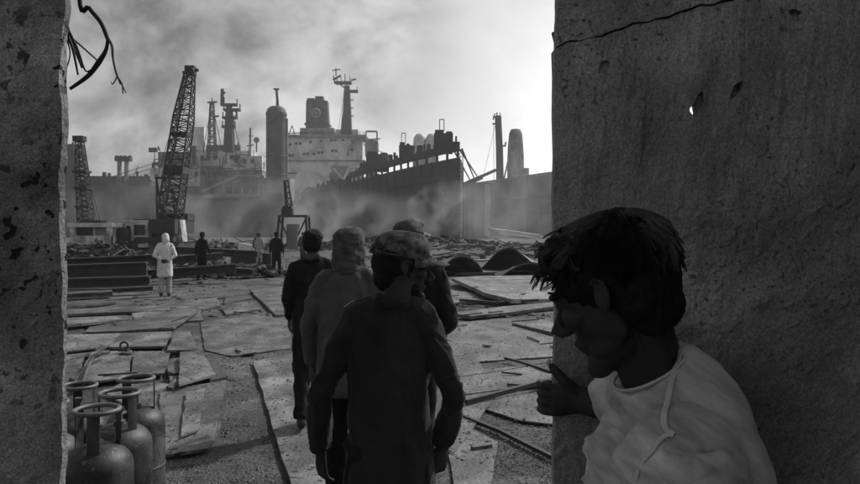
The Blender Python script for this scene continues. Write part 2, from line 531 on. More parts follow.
def wall():
    XR = (555 - 430) / FPX * WALL_Y          # right jamb
    ax, az = P(556, 49, WALL_Y).x, P(556, 49, WALL_Y).z
    bx, bz = P(731, 0, WALL_Y).x, P(731, 0, WALL_Y).z
    sl = (bz - az) / (bx - ax)
    joint = lambda x: min(az + (x - ax) * sl + .003 * math.sin(x * 47) + .002 * math.sin(x * 133), 3.0)
    root = empty('wall', (0, 0, 0))
    tag(root, 'dark pitted wall filling the right side with a slanting joint and bullet-like hole', 'wall')
    lo = mesh_obj('panel', panel_mesh(XR, 3.2, lambda x: 0.0, joint, WALL_Y, .032, .014, (0, 1.25), (1.0, 2.35), ragged_left=.006, seed=3.7, relief=.008), M_conc, root)
    def oblong(px, py, rx, rz, dep, rot):
        mb = MB(); p = P(px, py, WALL_Y)
        m_ = 16; pts = [(rx * math.cos(t) * (1 + .18 * math.sin(3 * t + px)), rz * math.sin(t) * (1 + .15 * math.cos(2 * t + py))) for t in [2 * math.pi * k / m_ for k in range(m_)]]
        ca, sa = math.cos(rot), math.sin(rot)
        ring = [(p.x + a * ca - b * sa, p.z + a * sa + b * ca) for a, b in pts]
        V = [(x, WALL_Y - .05, z) for x, z in ring] + [(x, WALL_Y + dep, z) for x, z in ring]
        F = [tuple(range(m_)), tuple(reversed(range(m_, 2 * m_)))] + [(i, i + m_, (i + 1) % m_ + m_, (i + 1) % m_) for i in range(m_)]
        mb.add(V, F)
        return mb.build('cutter', None)
    cut(lo, [oblong(694, 109, .0095, .0130, .08, -.3), oblong(698, 103, .009, .022, .012, -.35), oblong(735, 91, .0085, .020, .02, -.6),
             oblong(793, 14, .014, .008, .012, .1), oblong(603, 68, .010, .018, .004, -.5)])
    lo.data.materials.clear(); lo.data.materials.append(M_conc)
    mesh_obj('panel', panel_mesh(XR + .004, 3.2, lambda x: min(joint(x) + .0045 + .002 * math.sin(x * 71) * math.sin(x * 23), 3.06), lambda x: 3.1, WALL_Y - .007, .034, .016, (0, 1.25), (1.9, 2.5), ragged_left=.005, seed=9.1), M_conc, root)
    mb = MB()                                 # backing strip behind the joint
    for k in range(12):
        x0 = XR + .012 + k * .10; x1 = x0 + .10
        mb.bar((x0, WALL_Y + .045, joint(x0)), (x1, WALL_Y + .045, joint(x1)), .012, .09)
    mb.build('backing_strip', M_dark, root)
    mb = MB()                                 # scratched scrawl high on the right
    def sc(pts):
        q = [P(x, y, WALL_Y - .0035) for x, y in pts]
        mb.tube(q, .0009, 5)
    sc([(797, 26), (799, 34), (806, 41), (816, 43), (823, 36), (826, 22), (829, 8), (827, -4)])
    sc([(800, 28), (807, 24), (812, 17), (816, 6)])
    sc([(803, 34), (811, 32), (818, 34)])
    sc([(809, 10), (813, 19), (820, 20)])
    sc([(836, 40), (829, 48), (823, 60), (815, 66), (810, 74)])
    sc([(843, 18), (838, 28), (841, 38), (832, 52), (835, 62)])
    sc([(846, 44), (838, 54), (830, 70), (824, 78), (827, 86)])
    mb.build('scratched_scrawl', M_beam, root)
    XL = (63 - 430) / FPX * WALL_Y
    left = mesh_obj('wall', panel_mesh(-3.0, XL, lambda x: 0.0, lambda x: 3.1, WALL_Y, .018, .012, (-1.35, 0), (.9, 2.4), ragged_right=.008, seed=5.3, relief=.008), M_post)
    tag(left, 'pale pitted wall edge standing at the left side of the doorway', 'wall')
    side = mesh_obj('wall', panel_mesh(-2.6, WALL_Y - .02, lambda x: 0.0, lambda x: 3.1, 0.0, .12, .12, (0, 0), (0, 0), seed=8.3), M_conc)  # out-of-view wall added so the light falls off to the right
    side.rotation_euler = (0, 0, R(90)); side.location = (1.12, 0, 0)
    tag(side, 'added unseen side wall shading the right end of the dark pitted wall', 'wall')
    mb = MB(); mb.box((.1, WALL_Y + .02, 2.78), (6.0, .16, .22))
    o = mb.build('lintel', M_beam)
    tag(o, 'steel beam across the top of the doorway carrying the torn cables', 'beam')
wall()

def torn_cable(parts, label):
    root = empty('torn_cable', parts[0][0][0]) if False else None
    first = None
    for k, (name, pts, rad, m) in enumerate(parts):
        mb = MB()
        # smooth the path with Catmull-Rom
        q = [Vector(p) for p in pts]; out = []; rr = []
        if not hasattr(rad, '__len__'): rad = [rad] * len(q)
        for i in range(len(q) - 1):
            p0, p1, p2, p3 = q[max(i - 1, 0)], q[i], q[i + 1], q[min(i + 2, len(q) - 1)]
            for s in range(6):
                t = s / 6
                out.append(.5 * ((2 * p1) + (p2 - p0) * t + (2 * p0 - 5 * p1 + 4 * p2 - p3) * t * t + (3 * p1 - p0 - 3 * p2 + p3) * t ** 3))
                rr.append(rad[i] + (rad[i + 1] - rad[i]) * t)
        out.append(q[-1]); rr.append(rad[-1])
        mb.tube(out, rr, 7)
        o = mb.build(name, m, first, smooth=True)
        if first is None:
            first = o; tag(o, label, 'cable')
    return first
CY = WALL_Y + .05
def C(px, py, dy=0.0): return P(px, py, CY + dy)
top = 2.67
torn_cable([('torn_cable', [Vector((C(64, 0).x, CY, top)), C(64, -10), C(63.5, 8), C(63, 22)], [.011, .011, .0105, .009], M_cable),
            ('sheath_tip', [C(61, 18), C(60.5, 28), C(59.5, 38)], [.006, .004, .0008], M_cable),
            ('strand', [C(66, 20), C(68, 36), C(73, 50), C(78, 75)], [.005, .0035, .003, .002], M_cable),
            ('strand', [C(67, 26), C(73, 44, .01), C(82, 68, .01)], [.004, .003, .0022], M_cable),
            ('strand', [C(68, 30), C(77, 48, -.01), C(85, 70, -.01), C(91, 70, -.01)], [.004, .003, .002, .0015], M_cable),
            ('strand', [C(68, 34), C(80, 45, .02), C(98, 61, .02)], [.003, .0022, .0018], M_wire),
            ('strand', [C(67, 40), C(70, 52), C(68, 64), C(63, 74)], [.002, .0015, .0015, .0012], M_wire)],
           'black torn cable hanging beside the left wall, ending in loose strands')
torn_cable([('torn_cable', [Vector((C(76, 0).x, CY, top)), C(79, -8), C(89, 8), C(101, 23), C(108, 40)], [.005, .005, .0052, .005, .0045], M_cable),
            ('sheath_half', [C(108, 38), C(106, 50), C(99, 62), C(88, 76), C(70, 89)], [.0035, .0042, .0062, .005, .0035], M_cable),
            ('strand', [C(108, 38), C(112, 46), C(113, 58), C(116, 72), C(121, 84)], [.004, .0032, .0026, .0026, .003], M_wire),
            ('strand', [C(116, 74), C(120, 80, .01), C(126, 93, .01)], [.002, .0022, .0012], M_wire),
            ('strand', [C(117, 76), C(122, 84), C(123, 94)], [.002, .0022, .0012], M_wire),
            ('strand', [C(117, 77), C(113, 84), C(111, 82)], [.0016, .0014, .001], M_wire)],
           'black torn cable split in two and frayed, hanging right of the other cable')

# ------------------------------------------------------------------ gas cylinders beside the left wall
def gas_cylinder(px, Y, H, label, m, rz=0., rad=.162, tilt=0.):
    x = (px - 430) / FPX * Y
    root = empty('gas_cylinder', (x, Y, 0), rz); root.rotation_euler = (tilt, 0, rz)
    tag(root, label, 'gas cylinder', 'gas cylinders by the left wall')
    hb = H - .17                                 # top of the dome
    mb = MB(); prof = [(rad * .55, .03), (rad * .85, .045), (rad * .97, .08), (rad, .12)]
    prof += [(rad, hb * .5 - .006), (rad * 1.018, hb * .5 - .004), (rad * 1.018, hb * .5 + .004), (rad, hb * .5 + .006)]
    for k in range(9):
        t = k / 8 * math.pi / 2
        prof.append((rad * (.18 + .82 * math.cos(t)) if k else rad, hb - .11 + .11 * math.sin(t)))
    mb.lathe(prof, 40)
    auto_smooth(mb.build('body', m, root), 50)
    MB().lathe([(rad * .80, .005), (rad * .82, .005), (rad * .82, .07), (rad * .80, .07)], 32).build('foot_ring', M_ring, root)
    MB().torus((0, 0, H - .008), .098, .0115, 32, 8).build('guard_ring', M_ring, root, smooth=True)
    for k in range(3):
        t = 2 * math.pi * k / 3 + .5
        mb = MB(); w = .26
        V = []
        for j in range(5):
            a = t - w + 2 * w * j / 4
            for (r_, z) in ((.098, H - .012), (.100, hb - .045)):
                V += [((r_) * math.cos(a), r_ * math.sin(a), z), ((r_ + .005) * math.cos(a), (r_ + .005) * math.sin(a), z)]
        F = []
        for j in range(4):
            b = 4 * j
            F += [(b, b + 4, b + 6, b + 2), (b + 1, b + 3, b + 7, b + 5), (b, b + 1, b + 5, b + 4), (b + 2, b + 6, b + 7, b + 3)]
        F += [(0, 2, 3, 1), (16, 17, 19, 18)]
        mb.add(V, F); mb.build('strap', m, root)
    mb = MB(); mb.lathe([(.03, hb - .01), (.03, hb + .018), (.016, hb + .02), (.016, hb + .07), (.024, hb + .072), (.024, hb + .09), (.008, hb + .092)], 14)
    mb.tube([(0, 0, hb + .05), (.045, .01, hb + .05)], .01, 8)
    mb.build('valve', M_ring, root, smooth=False)
    return root
gas_cylinder(97, 3.30, .870, 'nearest gas cylinder, squat and dark, with scuffed shoulder and guard ring', M_cyl, .3)
gas_cylinder(119.5, 3.68, .862, 'gas cylinder in the middle of the cluster, behind the nearest one', M_cyl, 1.1)
gas_cylinder(136, 4.10, .850, 'rightmost gas cylinder with pale shoulder, rear of the right-hand row', M_cyl2, 2.0)
gas_cylinder(79, 4.25, .775, 'gas cylinder at the back left with open guard ring in front of the plates', M_cyl, 1.6)
gas_cylinder(47, 3.72, .80, 'gas cylinder mostly hidden behind the left wall, only its shoulder showing', M_cyl2, .7)

# ------------------------------------------------------------------ steel plates lying about the yard
def plate(pts, label, m=None, th=.022, name='steel_plate', group=None, cat='steel plate', z=None, jit=.009):
    """pts: (px, py, z) corners of the top face"""
    m = m or M_plate
    q = [G(p[0], p[1], p[2] if len(p) > 2 else z) for p in pts]
    c = sum(q, Vector()) / len(q); c.z = 0
    poly = []; zs = []
    for i in range(len(q)):
        a, b = q[i], q[(i + 1) % len(q)]
        n = max(2, min(11, int((b - a).length / .22)))
        for k in range(n):
            t = k / n; p = a.lerp(b, t)
            j = jit if k else 0
            poly.append((p.x - c.x + random.uniform(-j, j), p.y - c.y + random.uniform(-j, j))); zs.append(p.z)
    mb = MB(); mb.prism(poly, zs, th)
    o = mb.build(name, m, loc=c)
    return tag(o, label, cat, group)

GP = 'steel plates scattered over the yard'
PL = [
 # left, far to near
 ([(62, 303, .10), (96, 299, .10), (116, 302, .04), (62, 307, .10)], 'dark buckled steel plate at the left wall, farthest of the left-hand plates', M_plate_d, .05),
 ([(62, 309, .06), (140, 306, .06), (217, 298, .05), (221, 305, .05), (200, 309, .05), (62, 314, .07)], 'long grey steel strip stretching from the left wall to the path', M_plate, .05),
 ([(132, 313, .09), (165, 308, .09), (167, 312, .09), (134, 318, .10)], 'short pale plank-like steel strip lying on the long strips', M_plate_l, .03),
 ([(62, 318, .14), (127, 315, .10), (129, 319, .10), (62, 325, .14)], 'narrow bright-edged steel strip by the left wall', M_plate_l, .045),
 ([(83, 332, .05), (92, 325, .05), (198, 306, .12), (200, 309, .12), (174, 327, .08), (120, 331, .05)], 'long tapering steel plate with a sharp right-hand corner', M_plate, .04),
 ([(62, 331, .03), (82, 327, .03), (88, 333, .03), (62, 338, .03)], 'small dark steel offcut against the left wall', M_plate_d, .03),
 ([(186, 318, .03), (200, 309, .03), (203, 320, .03), (184, 321, .03)], 'small pale triangular offcut tucked under the tapering plate', M_plate_l, .03),
 ([(62, 335, .045), (121, 333, .045), (109, 346, .045), (90, 354, .045), (62, 361, .045)], 'wide pale steel sheet at the left wall behind the cylinders', M_plate_l, .03),
 ([(109, 347, .07), (122, 333, .07), (172, 331, .07), (165, 346, .07)], 'pale square steel sheet in the middle of the left-hand plates', M_plate_l, .03),
 ([(167, 350, .09), (176, 331, .09), (190, 331, .09), (199, 350, .07)], 'small folded steel offcut right of the square sheet', M_plate, .03),
 ([(180, 352, .12), (201, 350, .12), (216, 374, .05), (179, 384, .13)], 'tilted steel plate with dark underside right of the spotted plate', M_plate, .025),
 ([(134, 351, .055), (170, 351, .055), (165, 373, .055), (131, 374, .055)], 'rectangular steel plate speckled with rust behind the cylinders', M_plate, .02),
 ([(168, 365, .05), (178, 359, .05), (187, 373, .05), (170, 381, .05)], 'small bent scrap piece between the speckled and tilted plates', M_plate, .03),
 ([(84, 366, .06), (92, 352, .06), (132, 350, .06), (129, 377, .06), (70, 384, .06)], 'steel plate with pale streak behind the back left cylinder', M_plate_l, .025),
 ([(60, 388, .03), (64, 362, .03), (84, 357, .03), (76, 386, .03)], 'narrow steel plate edge-on to the left wall by the cylinders', M_plate, .02),
 ([(160, 391, .05), (226, 380, .06), (219, 431, .06), (209, 448, .045), (160, 455, .04)], 'large steel plate with a scratched line right of the gas cylinders', M_plate, .022),
 ([(105, 392, .02), (128, 379, .02), (172, 384, .02), (166, 400, .02), (150, 420, .02)], 'steel plate lying under the right-hand cylinders', M_plate_l, .02),
 ([(166, 386, .10), (176, 378, .10), (180, 384, .08), (172, 388, .08)], 'fist-sized scrap offcut on the corner of the large plate', M_plate_l, .03),
 # path in the middle
 ([(200, 322, .008), (262, 314, .008), (292, 318, .008), (290, 348, .008), (232, 356, .008), (205, 350, .008)], 'broad flat pale sheet trodden into the path left of the walkers', M_plate, .015),
 ([(249, 289, .05), (298, 286, .05), (309, 312, .05), (276, 315, .06)], 'grey steel plate beside the walking man in the black cap', M_plate, .05),
 ([(253, 361, .035), (300, 352, .035), (322, 400, .035), (346, 500, .035), (296, 500, .035)], 'long pale steel plate under the walking group, running to the camera', M_plate_l, .03),
 ([(330, 360, .02), (470, 350, .02), (500, 390, .02), (455, 452, .02), (340, 470, .02)], 'wide flat steel sheet under the man in the camouflage cap', M_plate, .018),
 # right of the group, far to near
 ([(452, 278, .22), (475, 276, .22), (548, 275, .22), (556, 299, .05), (511, 299, .20), (486, 293, .24)], 'thick speckled steel plate lying raised to the right of the group', M_plate_l, .10),
 ([(452, 313, .10), (505, 306, .10), (553, 302, .10), (556, 306, .09), (512, 312, .08), (470, 316, .08)], 'narrow steel strip with a dark edge below the raised speckled plate', M_plate, .06),
 ([(512, 323, .05), (548, 318, .05), (566, 334, .05), (552, 332, .07)], 'steel plate corner with a dark edge beside the right wall', M_plate, .05),
 ([(446, 323, .012), (512, 318, .012), (552, 332, .012), (556, 356, .012), (470, 362, .012), (448, 350, .012)], 'large flat steel sheet lying in the open right of the group', M_plate, .015),
 ([(454, 372, .03), (520, 366, .03), (556, 372, .03), (556, 382, .03), (466, 394, .03)], 'flat steel sheet in front of the leaning forearm', M_plate, .025),
 ([(448, 268, .12), (520, 264, .12), (546, 266, .12), (540, 271, .12), (455, 273, .12)], 'dark flat plate behind the raised speckled plate', M_plate_d, .10),
]
for pts, lab, m, th in PL:
    plate(pts, lab, m, th, group=GP)
PL2 = [
 ([(222, 309, .03), (248, 303, .03), (262, 308, .03), (226, 314, .03)], 'small pale steel sheet left of the plate by the man in the black cap', M_plate_l, .03),
 ([(226, 296, .04), (246, 292, .04), (252, 298, .04), (224, 303, .04)], 'small dark offcut farthest up the path beside the long strip', M_plate_d, .04),
 ([(449, 290, .07), (482, 293, .07), (500, 300, .06), (452, 303, .06)], 'grey sheet wedged between the group and the raised speckled plate', M_plate, .05),
 ([(470, 404, .016), (530, 393, .016), (556, 398, .016), (556, 424, .016), (520, 420, .016)], 'dull sheet half buried in grit below the bent bar', M_plate, .014),
 ([(448, 452, .014), (470, 428, .014), (498, 442, .014), (490, 486, .014), (455, 492, .014)], 'pale sheet corner beside the capped man\'s right hand', M_plate_l, .014),
 ([(62, 344, .09), (84, 340, .09), (104, 341, .09), (96, 348, .09), (62, 352, .09)], 'loose pale strip lying on the wide sheet at the left wall', M_plate_l, .02),
 ([(186, 392, .085), (205, 388, .085), (198, 430, .075), (181, 436, .07)], 'narrow strip lying along the middle of the large plate by the cylinders', M_plate_l, .014),
 ([(205, 372, .03), (222, 366, .03), (228, 376, .03), (210, 380, .03)], 'small dark scrap corner above the large plate', M_plate_d, .03),
 ([(430, 288, .04), (447, 286, .04), (452, 298, .04), (434, 302, .04)], 'grey sheet corner showing beyond the man in the head scarf', M_plate, .03),
]
for pts, lab, m, th in PL2:
    plate(pts, lab, m, th, group=GP)

def plate_litter():
    bpy.context.view_layer.update()
    V, F = [], []
    for o in col.objects:
        if o.name.startswith('steel_plate'):
            b = len(V); V += [o.matrix_world @ v.co for v in o.data.vertices]; F += [tuple(i + b for i in p.vertices) for p in o.data.polygons]
    from mathutils.bvhtree import BVHTree as BT
    t = BT.FromPolygons(V, F); r_ = random.Random(77); mb = MB(); m2 = MB()
    def put(px, py):
        g = G(px, py, 0); h = t.ray_cast(Vector((g.x, g.y, 2)), Vector((0, 0, -1)))
        return h[0] if h[0] is not None else g
    for k in range(1300):
        px = r_.choice((r_.uniform(62, 300), r_.uniform(445, 556))); py = 295 + 170 * r_.random() ** 1.5
        p = put(px, py); q = r_.uniform(.004, .016) * (1 + 6 / (py - 240)); 
        mb.box(p + Vector((0, 0, q * .25)), (q * r_.uniform(.6, 1.8), q * r_.uniform(.6, 1.6), q * .5), (r_.uniform(-.2, .2), r_.uniform(-.2, .2), r_.uniform(0, 3)))
    for k in range(36):
        px = r_.choice((r_.uniform(62, 250), r_.uniform(445, 556))); py = 292 + 100 * r_.random() ** 1.4
        p = put(px, py); q = r_.uniform(.05, .20); e = Euler((r_.uniform(-.15, .15), r_.uniform(-.15, .15), r_.uniform(0, 6.28)))
        if r_.random() < .5: m2.box(p + Vector((0, 0, .02)), (q, q * r_.uniform(.3, 1), .014), e)
        else: m2.bar(p + Vector((0, 0, .02)) - e.to_matrix() @ Vector((q * 1.4, 0, 0)), p + Vector((0, 0, .02)) + e.to_matrix() @ Vector((q * 1.4, 0, 0)), .02)
    tag(mb.build('metal_chips', M_stone), 'grit and metal chips lying over the plates', 'chips', kind='stuff')
    tag(m2.build('cutting_offcuts', M_plate_d), 'dark torch-cut offcuts scattered over the plates', 'offcuts', kind='stuff')
plate_litter()

# bars and rods on the ground
def rod(pts, r_, label, m=None, name='steel_bar', square=True):
    m = m or M_beam
    q = [G(*p) for p in pts]; c = q[0].copy()
    mb = MB()
    if square:
        for a, b in zip(q[:-1], q[1:]): mb.bar(a - c, b - c, r_ * 2, r_ * 2)
    else:
        mb.tube([p - c for p in q], r_, 7)
    return tag(mb.build(name, m, loc=c), label, 'bar', 'loose bars on the ground')
rod([(466, 402, .05), (508, 391, .06), (556, 378, .07)], .022, 'dark bent steel bar pointing at the leaning man\'s hand')
rod([(462, 416, .02), (500, 431, .02), (530, 446, .02), (560, 461, .02)], .016, 'long dark rod lying diagonally in front of the right wall')
rod([(505, 358, .05), (521, 362, .05), (552, 372, .045)], .014, 'thin black rod with a flat end in the open on the right')
rod([(452, 378, .03), (500, 371, .03), (548, 362, .035)], .008, 'thin wire-like rod lying across the flat sheet on the right', square=False)
rod([(472, 449, .02), (491, 446, .02)], .02, 'short stub of bar on the gravel near the right wall', M_plate_l)
rod([(445, 262, .35), (506, 259, .30)], .06, 'pale straight pipe in front of the curved plates', M_plate_l, name='steel_pipe', square=False)
rod([(460, 300, .10), (500, 303, .10), (538, 300, .12)], .03, 'dark bar lying along the front of the raised plate')

# loop handle standing on a plate
mb = MB(); c = G(124, 351, .085)
mb.torus((0, 0, .075), .048, .015, 18, 8, rot=Euler((R(90), 0, .2)).to_matrix())
mb.box((0, 0, .015), (.13, .08, .03))
tag(mb.build('lifting_shackle', M_beam, loc=c, smooth=False), 'dark lifting eye standing on the plates behind the cylinders', 'lifting eye')
mb = MB(); c = G(92, 378, .09)
q = [G(82, 384, .09), G(88, 366, .10), G(93, 357, .16), G(101, 353, .20), G(108, 352, .14)]
mb.tube([p - c for p in q], .028, 8)
tag(mb.build('bent_pipe', M_plate_d, loc=c, smooth=True), 'bent dark pipe lying over the plates behind the back left cylinder', 'pipe')

# ------------------------------------------------------------------ gravel and chips
def scatter(name, label, n, region, smin, smax, m, flat=.6, z0=0.0, seed=1):
    r_ = np.random.default_rng(seed)
    base = np.array([[1, 0, 0], [-1, 0, 0], [0, 1, 0], [0, -1, 0], [0, 0, 1], [0, 0, -1]], float)
    tri = np.array([[0, 2, 4], [2, 1, 4], [1, 3, 4], [3, 0, 4], [2, 0, 5], [1, 2, 5], [3, 1, 5], [0, 3, 5]])
    pos = region(r_, n)
    n = len(pos)
    s = smin + (smax - smin) * r_.random(n) ** 3
    a = r_.random(n) * 6.28
    v = base[None] * (0.6 + .8 * r_.random((n, 6, 1)))
    v = v * s[:, None, None]
    v[:, :, 2] *= flat
    x = v[:, :, 0] * np.cos(a)[:, None] - v[:, :, 1] * np.sin(a)[:, None]
    y = v[:, :, 0] * np.sin(a)[:, None] + v[:, :, 1] * np.cos(a)[:, None]
    V = np.stack([x + pos[:, 0:1], y + pos[:, 1:2], v[:, :, 2] + pos[:, 2:3] + (s * flat * .35)[:, None]], 2).reshape(-1, 3)
    F = (tri[None] + (np.arange(n) * 6)[:, None, None]).reshape(-1, 3)
    me = bpy.data.meshes.new(name); me.from_pydata(V.tolist(), [], F.tolist())
    o = mesh_obj(name, me, m)
    return tag(o, label, name.replace('_', ' '), kind='stuff')
def reg_near(r_, n):
    Y = 2.3 + 16 * r_.random(n) ** 1.7
    X = (r_.random(n) * 1.5 - .85) * (Y * .62)
    return np.stack([X, Y, np.zeros(n) - .012], 1)
scatter('gravel', 'loose gravel and chips strewn over the yard', 15000, reg_near, .003, .016, M_stone, seed=2)
def reg_dense(r_, n):
    px = 165 + 150 * r_.random(n); py = 350 + 140 * r_.random(n)
    k = (px > 222) | (py > 452); px, py = px[k], py[k]
    Y = CAM_H * FPX / (py - HOR); X = (px - 430) / FPX * Y
    return np.stack([X, Y, np.zeros(len(X)) - .012], 1)
scatter('gravel', 'dark gravel bed between the large plate and the walkers', 7000, reg_dense, .004, .020, M_stone, seed=3)
def reg_right(r_, n):
    px = 455 + 110 * r_.random(n); py = 395 + 100 * r_.random(n)
    Y = CAM_H * FPX / (py - HOR); X = (px - 430) / FPX * Y
    return np.stack([X, Y, np.zeros(len(X)) - .012], 1)
scatter('gravel', 'dark gravel in front of the right-hand wall', 3200, reg_right, .003, .012, M_stone, seed=4)
def reg_far(r_, n):
    Y = 14 + 36 * r_.random(n) ** 1.2
    X = (r_.random(n) * 1.3 - .7) * (Y * .62)
    return np.stack([X, Y, np.zeros(n) - .01], 1)
scatter('scrap_litter', 'small scrap littering the ground in front of the cranes', 2600, reg_far, .03, .14, M_scrap, .35, seed=5)

# ------------------------------------------------------------------ ships
def boxp(px0, px1, py0, py1, Y, depth):
    """axis-aligned box whose front face covers the pixel rectangle at depth Y"""
    a, b = P(px0, py1, Y), P(px1, py0, Y)
    return ((a.x + b.x) / 2, Y + depth / 2, (a.z + b.z) / 2), (b.x - a.x, depth, b.z - a.z)

def hull_mesh(star, port, z0, z1, inset=.06):
    """closed hull between two plan outlines (both from stem to stern), curved stations"""
    mb = MB(); n = len(star); lv = [(0, .0), (.35, .5), (.7, .85), (1, 1)]
    rows = []
    for i in range(n):
        s, p = Vector((*star[i], 0)), Vector((*port[i], 0)); c = (s + p) / 2
        rows.append(([c + (s - c) * (1 - inset * (1 - w)) + Vector((0, 0, z0 + (z1 - z0) * t)) for t, w in lv],
                     [c + (p - c) * (1 - inset * (1 - w)) + Vector((0, 0, z0 + (z1 - z0) * t)) for t, w in lv]))
    V = []; k = len(lv)
    for a, b in rows: V += a + b
    F = []
    for i in range(n - 1):
        o, q = i * 2 * k, (i + 1) * 2 * k
        for j in range(k - 1):
            F.append((o + j, q + j, q + j + 1, o + j + 1))
            F.append((o + k + j, o + k + j + 1, q + k + j + 1, q + k + j))
        F.append((o + k - 1, q + k - 1, q + 2 * k - 1, o + 2 * k - 1))
        F.append((o, o + k, q + k, q))
    for o in (0, (n - 1) * 2 * k):
        for j in range(k - 1): F.append((o + j, o + j + 1, o + k + j + 1, o + k + j))
    mb.add(V, F)
    return mb

def disc(mb, c, r_, d=.15, n=10):
    V = [(c[0] + r_ * math.cos(2 * math.pi * k / n), c[1], c[2] + r_ * math.sin(2 * math.pi * k / n)) for k in range(n)]
    W = [(x, y + d, z) for x, y, z in V]
    mb.add(V + W, [tuple(range(n)), tuple(reversed(range(n, 2 * n)))] + [(i, (i + 1) % n, (i + 1) % n + n, i + n) for i in range(n)])

def lattice(mb, a, b, wa, wb, n, r_, up=(0, 1, 0), diag=True):
    a, b = Vector(a), Vector(b); d = (b - a).normalized()
    x = d.cross(Vector(up)).normalized(); y = d.cross(x).normalized()
    def corner(t, k):
        w = wa + (wb - wa) * t
        sx, sy = ((-1, -1), (1, -1), (1, 1), (-1, 1))[k]
        return a.lerp(b, t) + x * sx * w / 2 + y * sy * w / 2
    for k in range(4): mb.bar(corner(0, k), corner(1, k), r_ * 2)
    for i in range(n):
        t0, t1 = i / n, (i + 1) / n
        for k in range(4):
            mb.bar(corner(t1, k), corner(t1, (k + 1) % 4), r_ * 1.2)
            if diag:
                if (i + k) % 2: mb.bar(corner(t0, k), corner(t1, (k + 1) % 4), r_ * 1.2)
                else: mb.bar(corner(t0, (k + 1) % 4), corner(t1, k), r_ * 1.2)

def railing(mb, pts, h=1.1, step=2.0, r_=.05):
    pts = [Vector(p) for p in pts]
    for a, b in zip(pts[:-1], pts[1:]):
        L = (b - a).length; n = max(1, int(L / step))
        for k in range(n + 1):
            p = a.lerp(b, k / n); mb.bar(p, p + Vector((0, 0, h)), r_ * 2)
        for z in (h, h * .55): mb.bar(a + Vector((0, 0, z)), b + Vector((0, 0, z)), r_ * 1.6)

